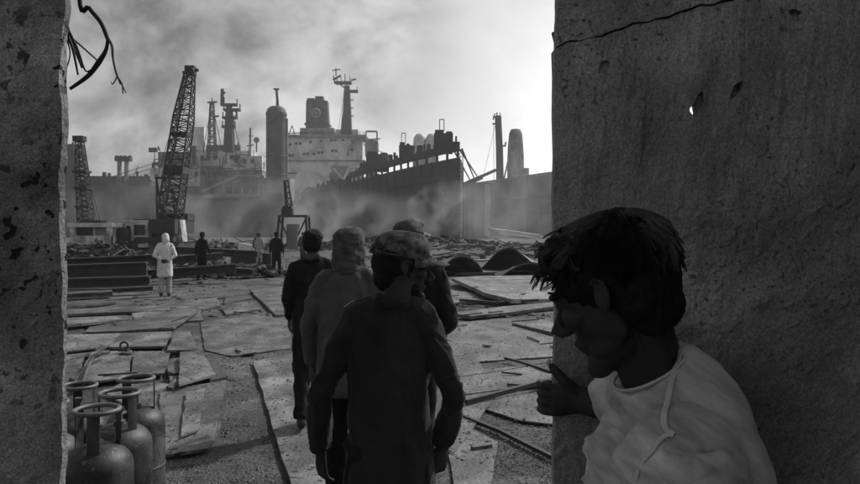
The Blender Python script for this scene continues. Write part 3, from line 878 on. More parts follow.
def big_ship():
    root = empty('ship', (-20, 200, 0))
    tag(root, 'big ship with tall black bow, white wheelhouse block and sooty funnel', 'ship', 'ships beached for breaking')
    def add(mb, name, m, parent=None, smooth=False):
        o = mb.build(name, m, None, smooth)
        p = parent or root
        o.parent = p
        if p is root: o.matrix_parent_inverse = Matrix.Translation((20, -200, 0))
        return o
    star = [(5.5, 138), (1.5, 146), (-5, 160), (-14, 182), (-23.5, 207), (-33, 232), (-44.5, 262), (-57, 296), (-60, 318)]
    port = [(5.9, 138.2), (7.0, 150), (8.0, 166), (8.2, 186), (6.5, 208), (1, 236), (-10, 264), (-24.5, 296), (-30, 318)]
    Z = 16.4
    add(hull_mesh(star, port, -2, Z, .10), 'hull', M_hull)
    # plating strakes: slightly proud vertical frames and a rubbing band along the starboard side
    mb = MB()
    for i in range(len(star) - 1):
        a, b = Vector((*star[i], 0)), Vector((*star[i + 1], 0)); nrm = Vector((-(b - a).y, (b - a).x, 0)).normalized()
        if nrm.x > 0: nrm = -nrm
        mb.bar(a + nrm * .15 + Vector((0, 0, 12.6)), b + nrm * .15 + Vector((0, 0, 12.6)), .5, .5)
    add(mb, 'rubbing_band', M_hull)
    # raised rail with gaps of light below it
    mb = MB()
    for i in range(0, 4):
        a = Vector((*star[i], Z)); b = Vector((*star[i + 1], Z)); L = (b - a).length
        mb.bar(a + Vector((0, 0, 2.0)), b + Vector((0, 0, 2.0)), .9, 1.5)
        n = max(2, int(L / 4))
        for k in range(n + 1):
            p = a.lerp(b, k / n); mb.bar(p, p + Vector((0, 0, 1.4)), .5)
    add(mb, 'bulwark_rail', M_hull)
    mb = MB()
    for i in range(4, 7):
        a = Vector((*star[i], Z)); b = Vector((*star[i + 1], Z))
        mb.bar(a + Vector((0, 0, .6)), b + Vector((0, 0, .6)), .5, 1.3)
    add(mb, 'bulwark', M_hull)
    # dark houses on the rail
    for px0, px1, py0, py1, Y in ((434, 453, 133, 152, 139.5), (399, 410, 145, 160, 161.5), (366, 388, 154, 171, 181.5)):
        c, s = boxp(px0, px1, py0, py1, Y, 4.0)
        mb = MB(); mb.box(c, s); mb.box((c[0] - s[0] * .22, c[1], c[2] + s[2] / 2 + .35), (s[0] * .45, 3.2, .7))
        mb.box((c[0] + s[0] * .3, c[1], c[2] + s[2] / 2 + .2), (s[0] * .3, 3, .4))
        h = add(mb, 'deck_house', M_hull)
        mb = MB(); w = .9; top = c[2] + s[2] / 2 + .7
        for sx in (-w / 2 - .3, w / 2 - .3): mb.bar((c[0] + sx, c[1], top - .1), (c[0] + sx, c[1], top + 2.3), .16)
        mb.bar((c[0] - w / 2 - .3, c[1], top + 2.3), (c[0] + w / 2 - .3, c[1], top + 2.3), .16)
        add(mb, 'vent_frame', M_dark, h)
    q_ = random.Random(31); mb = MB()
    for i in range(0, 7):
        a = Vector((*star[i], Z)); b = Vector((*star[i + 1], Z)); L = (b - a).length
        for k in range(int(L / 2.2)):
            p = a.lerp(b, q_.random()); h_ = q_.uniform(.3, 2.2 if i < 4 else 1.6)
            mb.box(p + Vector((q_.uniform(-.2, .5), 0, h_ / 2 + (2.6 if i < 4 else 1.0))), (q_.uniform(.2, 1.1), q_.uniform(.2, 1.0), h_), (q_.uniform(-.3, .3), q_.uniform(-.3, .3), q_.uniform(0, 3)))
    add(mb, 'torn_plating', M_hull)['kind'] = 'stuff'
    mb = MB()
    for i in range(len(star) - 1):
        a, b = Vector((*star[i], 0)), Vector((*star[i + 1], 0)); L = (b - a).length; nrm = Vector((-(b - a).y, (b - a).x, 0)).normalized()
        if nrm.x > 0: nrm = -nrm
        for k in range(int(L / 5)):
            p = a.lerp(b, (k + .5) / int(L / 5)); mb.bar(p + nrm * -.25 + Vector((0, 0, 9)), p + nrm * .1 + Vector((0, 0, Z)), .22, .3)
    add(mb, 'hull_frame', M_hull)['kind'] = 'stuff'
    # pair of pale vent housings beyond the rail
    for px in (419.5, 431.5):
        b = P(px, 232, 200); mb = MB(); r_ = 1.75
        mb.lathe([(r_ * 1.1, Z - .5), (r_ * 1.1, 26.0), (r_, 27.5), (r_ * .95, 28.6), (r_ * .55, 29.6), (.1, 29.9)], 16, (b.x, 200, 0))
        add(mb, 'vent_housing', M_white, smooth=True)
    # draught ladder and pipe at the stem
    mb = MB()
    for sx in (0, .55): mb.bar((5.9 + sx, 137.6, 1), (5.9 + sx, 137.6, 17.2), .14)
    for k in range(21): mb.bar((5.9, 137.6, 1.5 + k * .75), (6.45, 137.6, 1.5 + k * .75), .1)
    add(mb, 'ladder', M_dark)
    # accommodation block
    YB = 288.0
    block = empty('wheelhouse_block', (0, 0, 0)); block.parent = root; block.matrix_parent_inverse = Matrix.Translation((20, -200, 0))
    def face(px0, px1, py0, py1, dep, name, m, dy=0., parent=block):
        c, s = boxp(px0, px1, py0, py1, YB + dy, dep); mb = MB(); mb.box(c, s)
        return add(mb, name, m, parent)
    face(284, 356, 137, 199, 16, 'front_wall', M_white)
    face(356.2, 362, 140, 199, 14, 'corner_wall', M_white, .6)
    face(282, 366, 134.6, 136.8, 18, 'bridge_deck', M_grey, -1.4)
    face(300, 334, 128, 134.4, 9, 'upper_house', M_grey, 1)
    face(336, 358, 129.5, 134.4, 9, 'upper_house', M_white, 1)
    face(284, 365, 160, 161.2, 17, 'deck_edge', M_grey, -.5)
    face(290, 330, 172, 199, 5, 'lower_house', M_white, -6)
    face(332, 350, 166, 199, 4, 'lower_house', M_grey, -6)
    mb = MB()      # shaded quarter-round screen at the right
    c = P(358, 150, YB - 1.2)
    for k in range(9):
        t0, t1 = math.pi / 2 * k / 9, math.pi / 2 * (k + 1) / 9
        q = lambda t: Vector((c.x - 7.5 * math.cos(t) + 3.4, YB - 1.6, 33 + 7.8 * math.sin(t)))
        mb.bar(q(t0), q(t1), .5, 2.2, up=(0, 1, 0))
    add(mb, 'screen_arch', M_grey, block)
    # portholes, each its own
    holes = [(296, 143.5), (300, 143.5), (310.5, 142), (321, 141), (331.5, 140), (335, 140), (289.5, 155.5), (292.5, 155.5), (304, 154), (307.5, 154), (318.5, 152.5), (322, 152.5), (332.5, 151), (336, 151), (352, 150), (343, 140), (314, 154), (290, 144.5), (352, 141)]
    for x, y in holes:
        mb = MB(); p = P(x, y, YB - .12); disc(mb, p, .62)
        add(mb, 'porthole', M_port, block)
    mb = MB()
    a = P(287, 134.6, YB - .9); b = P(364, 134.6, YB - .9); railing(mb, [a, b], 1.1, 2.5, .07)
    add(mb, 'railing', M_dark, block)
    # right-hand wing frame
    mb = MB(); w0, w1 = P(366, 145, YB), P(377, 145, YB)
    zt, zb = P(0, 131.5, YB).z, P(0, 140, YB).z
    for p in (w0, w1): mb.bar((p.x, YB, zb - 7), (p.x, YB, zt), .6)
    mb.bar((w0.x, YB, zt), (w1.x, YB, zt), .7); mb.bar((w0.x - 2, YB, zb), (w1.x + 1.3, YB, zb + .5), .5)
    mb.box((w0.x + 2.2, YB + 2, zb - 2.8), (5.2, 4, 5.6))
    add(mb, 'wing_frame', M_grey, block)
    mb = MB(); ctr = P(292, 136, YB); mb.bar((ctr.x - 1.4, YB, ctr.z), (ctr.x, YB, ctr.z + 4.3), .3); mb.bar((ctr.x + 1.4, YB, ctr.z), (ctr.x, YB, ctr.z + 4.3), .3); mb.bar((ctr.x - 4.5, YB, ctr.z + .9), (ctr.x + 7, YB, ctr.z + 1.3), .35)
    add(mb, 'davit', M_dark, block)
    # funnel with a round emblem
    YF = 292
    c, s = boxp(305, 328.5, 100, 136, YF, 8)
    mb = MB()
    lx = lambda t: -s[0] / 2 + .25 * t * 1.2
    V = []
    for (t, z) in ((0, -s[2] / 2), (.82, s[2] * .30), (1, s[2] / 2)):
        k = 1 - .10 * t
        for (ux, uy) in ((-1, -.7), (-.7, -1), (.7, -1), (1, -.7), (1, .7), (.7, 1), (-.7, 1), (-1, .7)):
            V.append((c[0] + ux * s[0] / 2 * k - .3 * t, c[1] + uy * 4 * k, c[2] + z))
    F = []
    for r_ in range(2):
        for j in range(8): F.append((r_ * 8 + j, r_ * 8 + (j + 1) % 8, (r_ + 1) * 8 + (j + 1) % 8, (r_ + 1) * 8 + j))
    F += [tuple(reversed(range(8))), tuple(range(16, 24))]
    mb.add(V, F); fn = add(mb, 'funnel', M_funnel)
    mb = MB(); e = P(315.5, 113, YF - 4.3); rot = Euler((R(90), 0, 0)).to_matrix()
    mb.torus((e.x, YF - 3.75, e.z), 1.65, .42, 20, 6, rot); add(mb, 'emblem_ring', M_grey, fn)
    mb = MB(); disc(mb, (e.x, YF - 3.95, e.z), .75, .5, 12); add(mb, 'emblem_centre', M_grey, fn)
    for px0, px1, py in ((307, 314, 98.2), (315, 323, 96.2)):
        c2, s2 = boxp(px0, px1, py, 101, YF + 2, 4); add(MB().box(c2, s2), 'exhaust_stack', M_dark, fn)
    mb = MB(); c2, s2 = boxp(304.2, 328.8, 123, 124.5, YF - .2, 8.4); mb.box(c2, s2); add(mb, 'funnel_band', M_dark, fn)
    # signal mast
    YM = 289; mb = MB(); px = lambda x, y: P(x, y, YM)
    V = []
    for (x0, x1, y) in ((340.5, 352, 136), (343.5, 351, 110), (344.8, 349.6, 86)):
        a, b = px(x0, y), px(x1, y)
        V += [(a.x, YM - 1.4, a.z), (b.x, YM - 1.4, b.z), (b.x, YM + 1.4, b.z), (a.x, YM + 1.4, a.z)]
    mb.add(V, [(0, 1, 5, 4), (1, 2, 6, 5), (2, 3, 7, 6), (3, 0, 4, 7), (4, 5, 9, 8), (5, 6, 10, 9), (6, 7, 11, 10), (7, 4, 8, 11), (3, 2, 1, 0), (8, 9, 10, 11)])
    mast = add(mb, 'signal_mast', M_dark)
    mb = MB()
    for y, x0, x1, t in ((83, 335.5, 351.5, .9), (91.5, 345, 358, .8)):
        a, b = px(x0, y), px(x1, y); mb.box(((a.x + b.x) / 2, YM, a.z), (b.x - a.x, 3.2, t))
    for x in (337, 341, 345, 350): mb.bar(px(x, 83), px(x, 77 if x != 345 else 74), .3)
    mb.bar(px(333, 80), px(341, 75.5), .7); mb.bar(px(335, 84), px(333.5, 76), .45); mb.bar(px(336, 76), px(336, 68), .4); mb.bar(px(332.5, 70.5), px(340.5, 69.5), .4)
    mb.bar(px(351, 80.5), px(356, 79), .6); mb.bar(px(357, 92), px(357, 87), .3); mb.bar(px(347, 91), px(347, 87), .3)
    for y in (100, 108, 116): mb.bar(px(350, y), px(353.5, y), .4)
    mb.bar(px(350, 92.5), px(347, 97), .4); mb.bar(px(340, 84.5), px(346, 89), .5)
    add(mb, 'crosstrees', M_dark, mast)['kind'] = 'stuff'
    mb = MB()
    for a, b in (((344, 90), (341, 128)), ((345, 92), (338, 130)), ((375, 150), (398, 158)), ((373, 148), (392, 156))): mb.bar(P(*a, YM - 1), P(*b, YM - 1), .12)
    add(mb, 'stay', M_dark, mast)['kind'] = 'stuff'
    # clutter on the fore deck, seen over the bulwark
    r_ = random.Random(4)
    mb = MB()
    for k in range(26):
        x = r_.uniform(300, 368); Yk = 296 - (x - 300) * 1.55
        p = P(x, 180, Yk); mb.box((p.x + 3, Yk + 2, Z + .8), (r_.uniform(.6, 3), r_.uniform(.6, 3), r_.uniform(1, 5)))
    add(mb, 'deck_gear', M_grey)['kind'] = 'stuff'
    for x0, y0, x1, y1 in ((341, 184, 352, 163), (346, 183, 333, 168)):
        add(MB().bar(P(x0, y0, 250), P(x1, y1, 250), .6), 'derrick', M_white)
big_ship()

def left_ship():
    root = empty('ship', (-95, 235, 0)); inv = Matrix.Translation((95, -235, 0))
    tag(root, 'smoke-veiled ship lying broadside on the left with tall rounded funnel and two masts', 'ship', 'ships beached for breaking')
    def add(mb, name, m, parent=None, smooth=False):
        o = mb.build(name, m, None, smooth); p = parent or root; o.parent = p
        if p is root: o.matrix_parent_inverse = inv
        return o
    Z = 16.6
    star = [(-47, 232), (-60, 228), (-80, 226), (-105, 226), (-140, 228), (-170, 232)]
    port = [(-46, 246), (-58, 250), (-80, 252), (-105, 252), (-140, 252), (-170, 250)]
    add(hull_mesh(star, port, -2, Z, .05), 'hull', M_hull_g)
    mb = MB()
    for k in range(12):
        x = -52 - k * 9.5
        mb.box((x, 225.7 if x < -62 else 229.5, 8.3), (.35, .35, 15.5))
    mb.bar((-62, 226.6, 12.2), (-168, 227, 12.2), .4)
    add(mb, 'frame_rib', M_hull_g)
    mb = MB(); railing(mb, [(-62, 228.2, Z), (-105, 226.4, Z), (-165, 231, Z)], 1.2, 3, .08); add(mb, 'railing', M_dark)
    Y = 229
    def face(px0, px1, py0, py1, dep, name, m, dy=0.):
        c, s = boxp(px0, px1, py0, py1, Y + dy, dep); return add(MB().box(c, s), name, m)
    face(150, 200, 168, 190, 10, 'deck_house', M_white, 1)
    face(158, 192, 152, 168.2, 9, 'deck_house', M_grey, 2)
    face(193, 204, 127, 150, 7, 'deck_house', M_white, 6)
    face(188, 262, 166, 190, 14, 'deck_house', M_grey, 2)
    face(196, 250, 151, 166.2, 11, 'deck_house', M_white, 3)
    face(206, 240, 145, 151.2, 7, 'wheelhouse', M_grey, 4)
    face(222, 262, 156, 170, 6, 'deck_house', M_white, 1.2)
    face(262, 290, 178, 200, 8, 'deck_house', M_grey, 0)
    face(82, 150, 176, 186, 5, 'deck_cover', M_hull_g, 3)
    for x, y in [(200, 157), (206, 157), (213, 157), (222, 157), (231, 157), (238, 157), (196, 174), (204, 174), (214, 174), (226, 174), (236, 161), (244, 161), (252, 161), (163, 158), (170, 158), (178, 158), (186, 158), (156, 176), (164, 176), (172, 176), (182, 176)]:
        mb = MB(); p = P(x, y, Y + .6); mb.box((p.x, Y + (2.85 if y < 160 and x > 195 and x < 226 else .9), p.z), (1.0, .5, 1.2)); add(mb, 'window', M_port)
    q_ = random.Random(12); mb = MB()
    for k in range(90):
        x = q_.uniform(152, 288); y = q_.uniform(148, 198); Yk = 227.5 + q_.uniform(0, 1.2); p = P(x, y, Yk); t = q_.random()
        if t < .45: mb.bar(p, p + Vector((q_.uniform(-.4, .4), 0, q_.uniform(1, 4.5))), q_.uniform(.12, .35))
        elif t < .75: mb.bar(p, p + Vector((q_.uniform(2, 7), 0, q_.uniform(-.6, .6))), q_.uniform(.12, .4))
        else: mb.box(p, (q_.uniform(.6, 2.6), 1.0, q_.uniform(.6, 2.2)))
    add(mb, 'deck_gear', M_dark)['kind'] = 'stuff'
    mb = MB()
    for k in range(40):
        x = q_.uniform(80, 150); p = P(x, 186, 229); mb.box((p.x, 229.2, Z + .6), (q_.uniform(.3, 2), 1, q_.uniform(.6, 3.4)))
    add(mb, 'deck_gear', M_dark)['kind'] = 'stuff'
    # slanted boat-deck canopy with pillars
    mb = MB(); YB = 222
    a, b, c = P(204, 192, YB), P(240, 176, YB), P(262, 176.5, YB)
    mb.bar(a, b, 5.0, .7); mb.bar(b, c, 5.0, .7)
    for x, y in ((214, 188), (224, 184), (233, 180), (242, 177), (250, 177), (259, 177)): mb.bar(P(x, y, YB), P(x, 196, YB), .4)
    d, e = P(204, 197, YB), P(262, 195, YB); mb.bar(d, e, 5, 1.2); mb.bar(P(240, 186, YB), P(262, 186, YB), .25)
    add(mb, 'boat_deck', M_grey)
    # tall rounded funnel with a pipe
    cx = P(275, 150, 224).x; mb = MB(); r_ = 3.25
    zt = P(0, 105, 224).z
    mb.lathe([(r_, 10), (r_, zt - 3.2), (r_ * 1.04, zt - 3.1), (r_ * 1.04, zt - 2.4), (r_ * .98, zt - 2.0), (r_ * .86, zt - .9), (r_ * .55, zt - .2), (.2, zt)], 22, (cx, 226, 0))
    fn = auto_smooth(add(mb, 'funnel', M_funnel), 45)
    mb = MB(); mb.tube([(cx + .4, 226, zt - .4), (cx + .3, 226, zt + 2.2), (cx, 226, P(0, 88, 224).z)], [.55, .42, .4], 8); mb.box((cx, 226, P(0, 88, 224).z), (1.7, .7, .5)); add(mb, 'exhaust_pipe', M_dark, fn)
    mb = MB()
    for z in (14, 20, 26): mb.torus((cx, 226, z), r_ + .05, .14, 22, 5)
    add(mb, 'hoop', M_dark, fn)['kind'] = 'stuff'
    mb = MB(); mb.bar((cx + r_ + .25, 226, 13), (cx + r_ + .25, 226, zt - 4), .45); add(mb, 'drain_pipe', M_grey, fn)
    # masts
    YM = 232; px = lambda x, y: P(x, y, YM)
    mb = MB(); lattice(mb, px(212, 160), px(212, 102), 2.6, .9, 10, .16)
    mb.bar(px(207.5, 102.5), px(217, 102), .5); mb.bar(px(212, 117), px(219, 116), .5); mb.bar(px(212, 102), px(212, 98), .3); add(mb, 'lattice_mast', M_dark)
    mb = MB()
    mb.tube([px(229, 152), px(229.5, 118), px(229, 105)], [2.0, 1.5, .9], 8)
    for y, x0, x1 in ((105, 222, 237), (110, 224, 240), (118, 223, 237), (127, 222.5, 235)):
        a, b = px(x0, y), px(x1, y); mb.box(((a.x + b.x) / 2, YM, a.z), (b.x - a.x, 2.6, .7))
        mb.bar(a, a + Vector((0, 0, 2)), .3); mb.bar(b, b + Vector((0, 0, 2)), .3)
    mb.bar(px(222, 106), px(222.4, 89), .9, .9); mb.bar(px(221, 96), px(225, 92), .6); mb.bar(px(224, 103), px(224, 97), .4)
    mb.torus(px(233, 114), 1.2, .3, 14, 5, Euler((R(90), 0, 0)).to_matrix())
    add(mb, 'radar_mast', M_dark)
    mb = MB(); mb.bar(px(250, 160), px(250.5, 128), .6); mb.bar(px(247, 146), px(254, 145), .4); mb.bar(px(248, 136), px(253, 136), .3); add(mb, 'stub_mast', M_grey)
    mb = MB(); p = px(256.5, 140); mb.lathe([(.1, -.3), (.8, -.25), (1.0, 0), (.8, .25), (.1, .3)], 14); 
    o = add(mb, 'radar_dish', M_grey); o.data.transform(Matrix.Translation(p) @ Euler((R(90), 0, 0)).to_matrix().to_4x4())
    add(MB().bar(px(256.5, 142.5), px(256.5, 152), .35), 'dish_post', M_dark)
    # twin king posts and tower on the fore part
    for x in (119.5, 126.5): add(MB().tube([px(x, 186), px(x, 160)], .75, 8), 'king_post', M_grey)
    mb = MB(); mb.bar(px(116, 159), px(131, 159), 2.2, 1.6)
    for x in (117, 121, 125, 130): mb.bar(px(x, 159), px(x, 155.5), .7)
    add(mb, 'cross_head', M_dark)
    for x, w, y in ((103, 1.0, 172), (108, .8, 173), (136, .6, 171), (145, .9, 174), (152, .7, 165)): add(MB().box((P(x, 180, 230).x, 231, (Z + P(0, y, 230).z) / 2), (w, w, P(0, y, 230).z - Z)), 'vent_post', M_dark)
    mb = MB(); c, s = boxp(60, 77, 150, 188, 226.5, 6); mb.box(c, s); c, s = boxp(60, 74, 144, 151, 226.0, 6); mb.box(c, s); mb.bar(P(73, 149, 226), P(73, 142, 226), .5)
    add(mb, 'bridge_tower', M_hull_g)
    add(MB().bar(P(60, 120, 228), P(60, 150, 228), .6).bar(P(58, 113, 228), P(60, 122, 228), .4).bar(P(56, 114, 228), P(64, 112.5, 228), .4), 'pole_mast', M_grey)
    mb = MB()
    for a, b in (((102, 180), (186, 153)), ((108, 182), (188, 157)), ((138, 166), (133, 178)), ((212, 103), (222, 150)), ((229, 106), (240, 146)), ((212, 104), (203, 150))):
        mb.bar(P(*a, 230.5), P(*b, 230.5), .16)
    add(mb, 'stay', M_dark)
left_ship()

def right_ship():
    root = empty('ship', (30, 220, 0)); inv = Matrix.Translation((-30, -220, 0))
    tag(root, 'pale hazy ship hull at the right with a post, stubby funnel and derrick', 'ship', 'ships beached for breaking')
    def add(mb, name, m, parent=None, smooth=False):
        o = mb.build(name, m, None, smooth); p = parent or root; o.parent = p
        if p is root: o.matrix_parent_inverse = inv
        return o
    Z = 18.6
    star = [(10.5, 262), (18, 244), (29, 218), (47.5, 175), (64, 137)]
    port = [(30, 268), (44, 252), (55, 230), (73, 188), (90, 150)]
    add(hull_mesh(star, port, -2, Z, .04), 'hull', M_hull_p)
    mb = MB()
    for a, b in zip(star[:-1], star[1:]):
        a, b = Vector((*a, 0)), Vector((*b, 0))
        for z, t in ((18.9, .6), (12.5, .35), (7.5, .35)): mb.bar(a + Vector((-.2, -.1, z)), b + Vector((-.2, -.1, z)), .3, t)
    add(mb, 'plating_band', M_hull_p)
    for a, b in zip(star[:-1], star[1:]):
        a, b = Vector((*a, 0)), Vector((*b, 0)); L = (b - a).length
        for k in range(int(L / 6)):
            p = a.lerp(b, (k + .4) / int(L / 6)); add(MB().bar(p + Vector((-.12, -.05, .5)), p + Vector((-.12, -.05, Z)), .25), 'plating_seam', M_grey if k % 3 else M_hull_g)
    Y = 240; px = lambda x, y: P(x, y, Y)
    mb = MB(); mb.tube([px(500, 182), px(499.5, 150), px(498, 116)], [1.35, 1.25, 1.15], 10)
    for y, x0, x1 in ((117, 493, 501), (124, 492.5, 498), (146, 499, 506)): mb.bar(px(x0, y), px(x1, y), .5)
    mb.bar(px(493, 120), px(495, 113.5), .4); mb.bar(px(497, 116), px(497, 112.5), .4); mb.bar(px(500, 116), px(500, 112.8), .3); mb.bar(px(505, 145), px(506, 142), .5)
    kp = add(mb, 'king_post', M_dark)
    add(MB().bar(px(493.5, 122), px(494, 180), .12).bar(px(496, 122), px(483, 178), .1), 'stay', M_dark, kp)
    mb = MB(); c = px(516, 150)
    mb.lathe([(2.9, Z - .5), (2.9, 27), (2.6, 32), (2.2, 35.8), (1.6, 37.0), (.3, 37.2)], 12, (c.x, Y + 1, 0), 1, .8)
    add(mb, 'funnel', M_grey)
    c, s = boxp(521, 529, 168, 184, Y - 2, 4); add(MB().box(c, s), 'deck_house', M_grey)
    mb = MB()
    mb.bar(px(503, 184), px(509, 156), .5); mb.bar(px(515, 184), px(509, 156), .5); mb.bar(px(505.5, 170), px(512.5, 170), .35)
    add(mb, 'derrick_frame', M_grey)
    mb = MB(); mb.bar(px(478, 178), px(496, 170), 1.0); mb.bar(px(466, 184), px(482, 177), 1.6); add(mb, 'derrick_boom', M_dark)
    mb = MB()
    for a, b in (((452, 147), (470, 180)), ((460, 150), (477, 176)), ((452, 147), (462, 150)), ((462, 149), (474, 178))): mb.bar(P(*a, 150), P(*b, 230), .3)
    add(mb, 'hanging_stay', M_dark)
right_ship()

# cut hull sections standing on the shore between the ships
def section(px0, px1, py0, Y, dep, label, m, ribs=4):
    c, s = boxp(px0, px1, py0, HOR, Y, dep)
    h = P(0, py0, Y).z
    root = empty('hull_section', (c[0], Y, 0)); tag(root, label, 'hull section')
    mb = MB(); mb.box((0, dep / 2, h / 2), (s[0], dep, h)); mb.build('shell_plate', m, root)
    for k in range(ribs):
        MB().box((-s[0] / 2 + s[0] * (k + .5) / ribs, -.22, h * .48), (.3, .4, h * .95)).build('rib', m, root)
section(459, 475, 182, 172, 2.0, 'pale cut slab of hull standing upright beside the black bow', M_hull_p)
section(485, 490, 184, 165, 1.4, 'narrow pale upright cut of plating right of the wide slab', M_white, 2)

# ------------------------------------------------------------------ cranes
def big_crane():
    Y = 50.0; base = P(163, 232, Y); base.z = 0
    root = empty('crawler_crane', base); tag(root, 'crawler crane with pale cab and tall leaning lattice boom', 'crane', 'cranes in the yard')
    L = lambda px, py, dy=0: P(px, py, Y + dy) - base
    def add(mb, name, m, parent=None, smooth=False):
        return mb.build(name, m, parent or root, smooth)
    for sx in (-1.5, 1.5):
        mb = MB(); q = [(-2.2, .5), (-2.0, .1), (2.0, .1), (2.2, .5), (2.0, .95), (-2.0, .95)]
        V = [(sx + a, y, z) for a in (-.35, .35) for y, z in q]
        mb.add(V, [tuple(range(6)), tuple(reversed(range(6, 12)))] + [(i, (i + 1) % 6, (i + 1) % 6 + 6, i + 6) for i in range(6)])
        tr = add(mb, 'track', M_dark)
        for k in range(8): add(MB().box((sx, -1.9 + k * .54, .98), (.8, .12, .08)), 'track_shoe', M_dark, tr)
    mb = MB(); mb.box((0, 0, 1.15), (2.6, 3.2, .4)); mb.lathe([(.9, 1.3), (.9, 1.6)], 18); add(mb, 'turntable', M_dark)
    mb = MB(); mb.box((-.1, .6, 2.1), (2.9, 4.0, 1.0)); mb.box((.3, 1.8, 2.8), (2.2, 1.6, .5)); add(mb, 'machine_house', M_dark)
    # cab on the left
    a, b = L(134, 247), L(156, 222)
    cx, w, zb, zt = (a.x + b.x) / 2, b.x - a.x, a.z, b.z
    mb = MB(); mb.box((cx, -.7, (zb + zt) / 2), (w, 1.6, zt - zb)); mb.box((cx, -.7, zt + .05), (w * 1.06, 1.75, .1))
    cab = add(mb, 'cab', M_cranew)
    for (x0, x1, y0, y1) in ((143, 153.5, 225, 235), (143, 153.5, 238, 243), (135.5, 139.5, 226, 240)):
        p, q = L(x0, y1), L(x1, y0)
        add(MB().box(((p.x + q.x) / 2, -1.52, (p.z + q.z) / 2), (q.x - p.x, .06, q.z - p.z)), 'window', M_glass, cab)
    # counterweight / side shield on the right, a pale tapering slab
    p0, p1, p2, p3 = L(172, 243), L(186, 243), L(183, 220), L(175, 220)
    V = [(p.x, y, p.z) for y in (-.6, .4) for p in (p0, p1, p2, p3)]
    add(MB().add(V, [(3, 2, 1, 0), (4, 5, 6, 7), (0, 1, 5, 4), (1, 2, 6, 5), (2, 3, 7, 6), (3, 0, 4, 7)]), 'side_shield', M_cranew)
    # boom
    a, b = L(167, 240, -.5), L(190, 74, 3.0)
    mb = MB(); m1 = a.lerp(b, .14); lattice(mb, a, m1, .9, 1.35, 3, .055); m2 = a.lerp(b, .72); lattice(mb, m1, m2, 1.35, 1.15, 15, .055); lattice(mb, m2, b, 1.15, .6, 8, .05)
    bm_ = add(mb, 'boom', M_dark)
    mb = MB(); mb.box(b + Vector((.05, 0, .25)), (.7, .7, .65)); mb.bar(b + Vector((-.55, 0, .1)), b + Vector((.65, 0, .3)), .18)
    mb.torus(b + Vector((.1, -.4, .1)), .28, .08, 14, 6, Euler((R(90), 0, 0)).to_matrix()); add(mb, 'boom_head', M_dark, bm_)
    add(MB().box(a.lerp(b, .40), (1.4, 1.3, .5)), 'boom_cover', M_dark, bm_); add(MB().box(a.lerp(b, .62), (1.2, 1.15, .25)), 'boom_cover', M_dark, bm_)
    # gantry and hoist lines
    mb = MB(); g = L(163, 178, 2.4)
    for sx in (-.7, .7):
        mb.bar((sx - .1, 2.2, 2.5), g + Vector((sx * .7, 0, 0)), .14); mb.bar((sx + .2, .2, 2.5), g + Vector((sx * .7, 0, 0)), .14)
    mb.bar(g + Vector((-.6, 0, 0)), g + Vector((.6, 0, 0)), .16); add(mb, 'gantry', M_dark)
    mb = MB()
    for k in (-.45, -.15, .15, .45): mb.bar(g + Vector((k, 0, 0)), b + Vector((k * .4, 0, 0)), .035)
    for k in (-.25, .0, .25): mb.bar(b + Vector((-.35 + k * .2, -.3, 0)), L(165 + 8 * k, 205, -1.2), .03)
    add(mb, 'hoist_line', M_dark)
    mb = MB(); mb.tube([L(164, 205, -1.2), L(164, 210, -1.2), L(164.6, 213, -1.2)], [.12, .2, .08], 8); add(mb, 'hook_block', M_dark)
big_crane()

def small_crane():
    Y = 47.0; base = P(92, 232, Y); base.z = 0
    root = empty('crawler_crane', base); tag(root, 'small crawler crane seen from behind by the left wall, thin upright boom', 'crane', 'cranes in the yard')
    L = lambda px, py, dy=0: P(px, py, Y + dy) - base
    add = lambda mb, name, m, parent=None: mb.build(name, m, parent or root)
    for sx in (-1.3, 1.3): add(MB().box((sx, .6, .45), (.6, 3.6, .75)).box((sx, .6, .85), (.66, 3.2, .1)), 'track', M_dark)
    a, b = L(71, 252), L(112, 225)
    w, zt = b.x - a.x, b.z; cx = (a.x + b.x) / 2
    mb = MB(); zb = .85
    for x in (a.x + .15, b.x - .15): mb.box((x, 0, (zb + zt) / 2), (.3, .3, zt - zb))
    mb.box((cx, 1.2, zt), (w + .25, 2.9, .28)); mb.box((cx, 1.5, (zb + zt) / 2), (w - .1, 2.2, zt - zb - .1)); mb.box((cx, .1, zb + .3), (w, .4, .6))
    h = add(mb, 'machine_house', M_cranew)
    add(MB().box((cx - w * .24, .36, 1.85), (w * .40, .1, 1.0)), 'engine_opening', M_beam, h)
    add(MB().box((cx + w * .22, .36, 1.9), (w * .36, .1, .85)), 'rear_window', M_grey, h)
    mb = MB(); mb.box((cx, .3, zt + .22), (1.4, .9, .2)); mb.box((cx - .4, .3, zt + .36), (.3, .5, .14)); add(mb, 'roof_box', M_dark, h)
    mb = MB(); mb.box((b.x + .35, 1.4, 1.4), (.6, 1.4, 1.1)); mb.box((b.x + .45, 1.2, .95), (.9, 1.2, .3)); add(mb, 'side_platform', M_dark)
    p, q = L(86, 224, 2.2), L(79.5, 141, 4.0)
    mb = MB(); m1 = p.lerp(q, .6); lattice(mb, p, m1, .80, .66, 10, .04); lattice(mb, m1, q, .66, .42, 7, .036); bm_ = add(mb, 'boom', M_dark)
    add(MB().box(q + Vector((0, 0, .15)), (.75, .6, .4)), 'boom_head', M_dark, bm_)
    for t in (.2, .42, .62): add(MB().box(p.lerp(q, t), (1.0, .9, .16)), 'boom_platform', M_dark, bm_)
    mb = MB(); mb.bar(q, L(97, 222, 4), .04); mb.bar(q, L(100, 222, 4), .04); add(mb, 'hoist_line', M_dark)
small_crane()

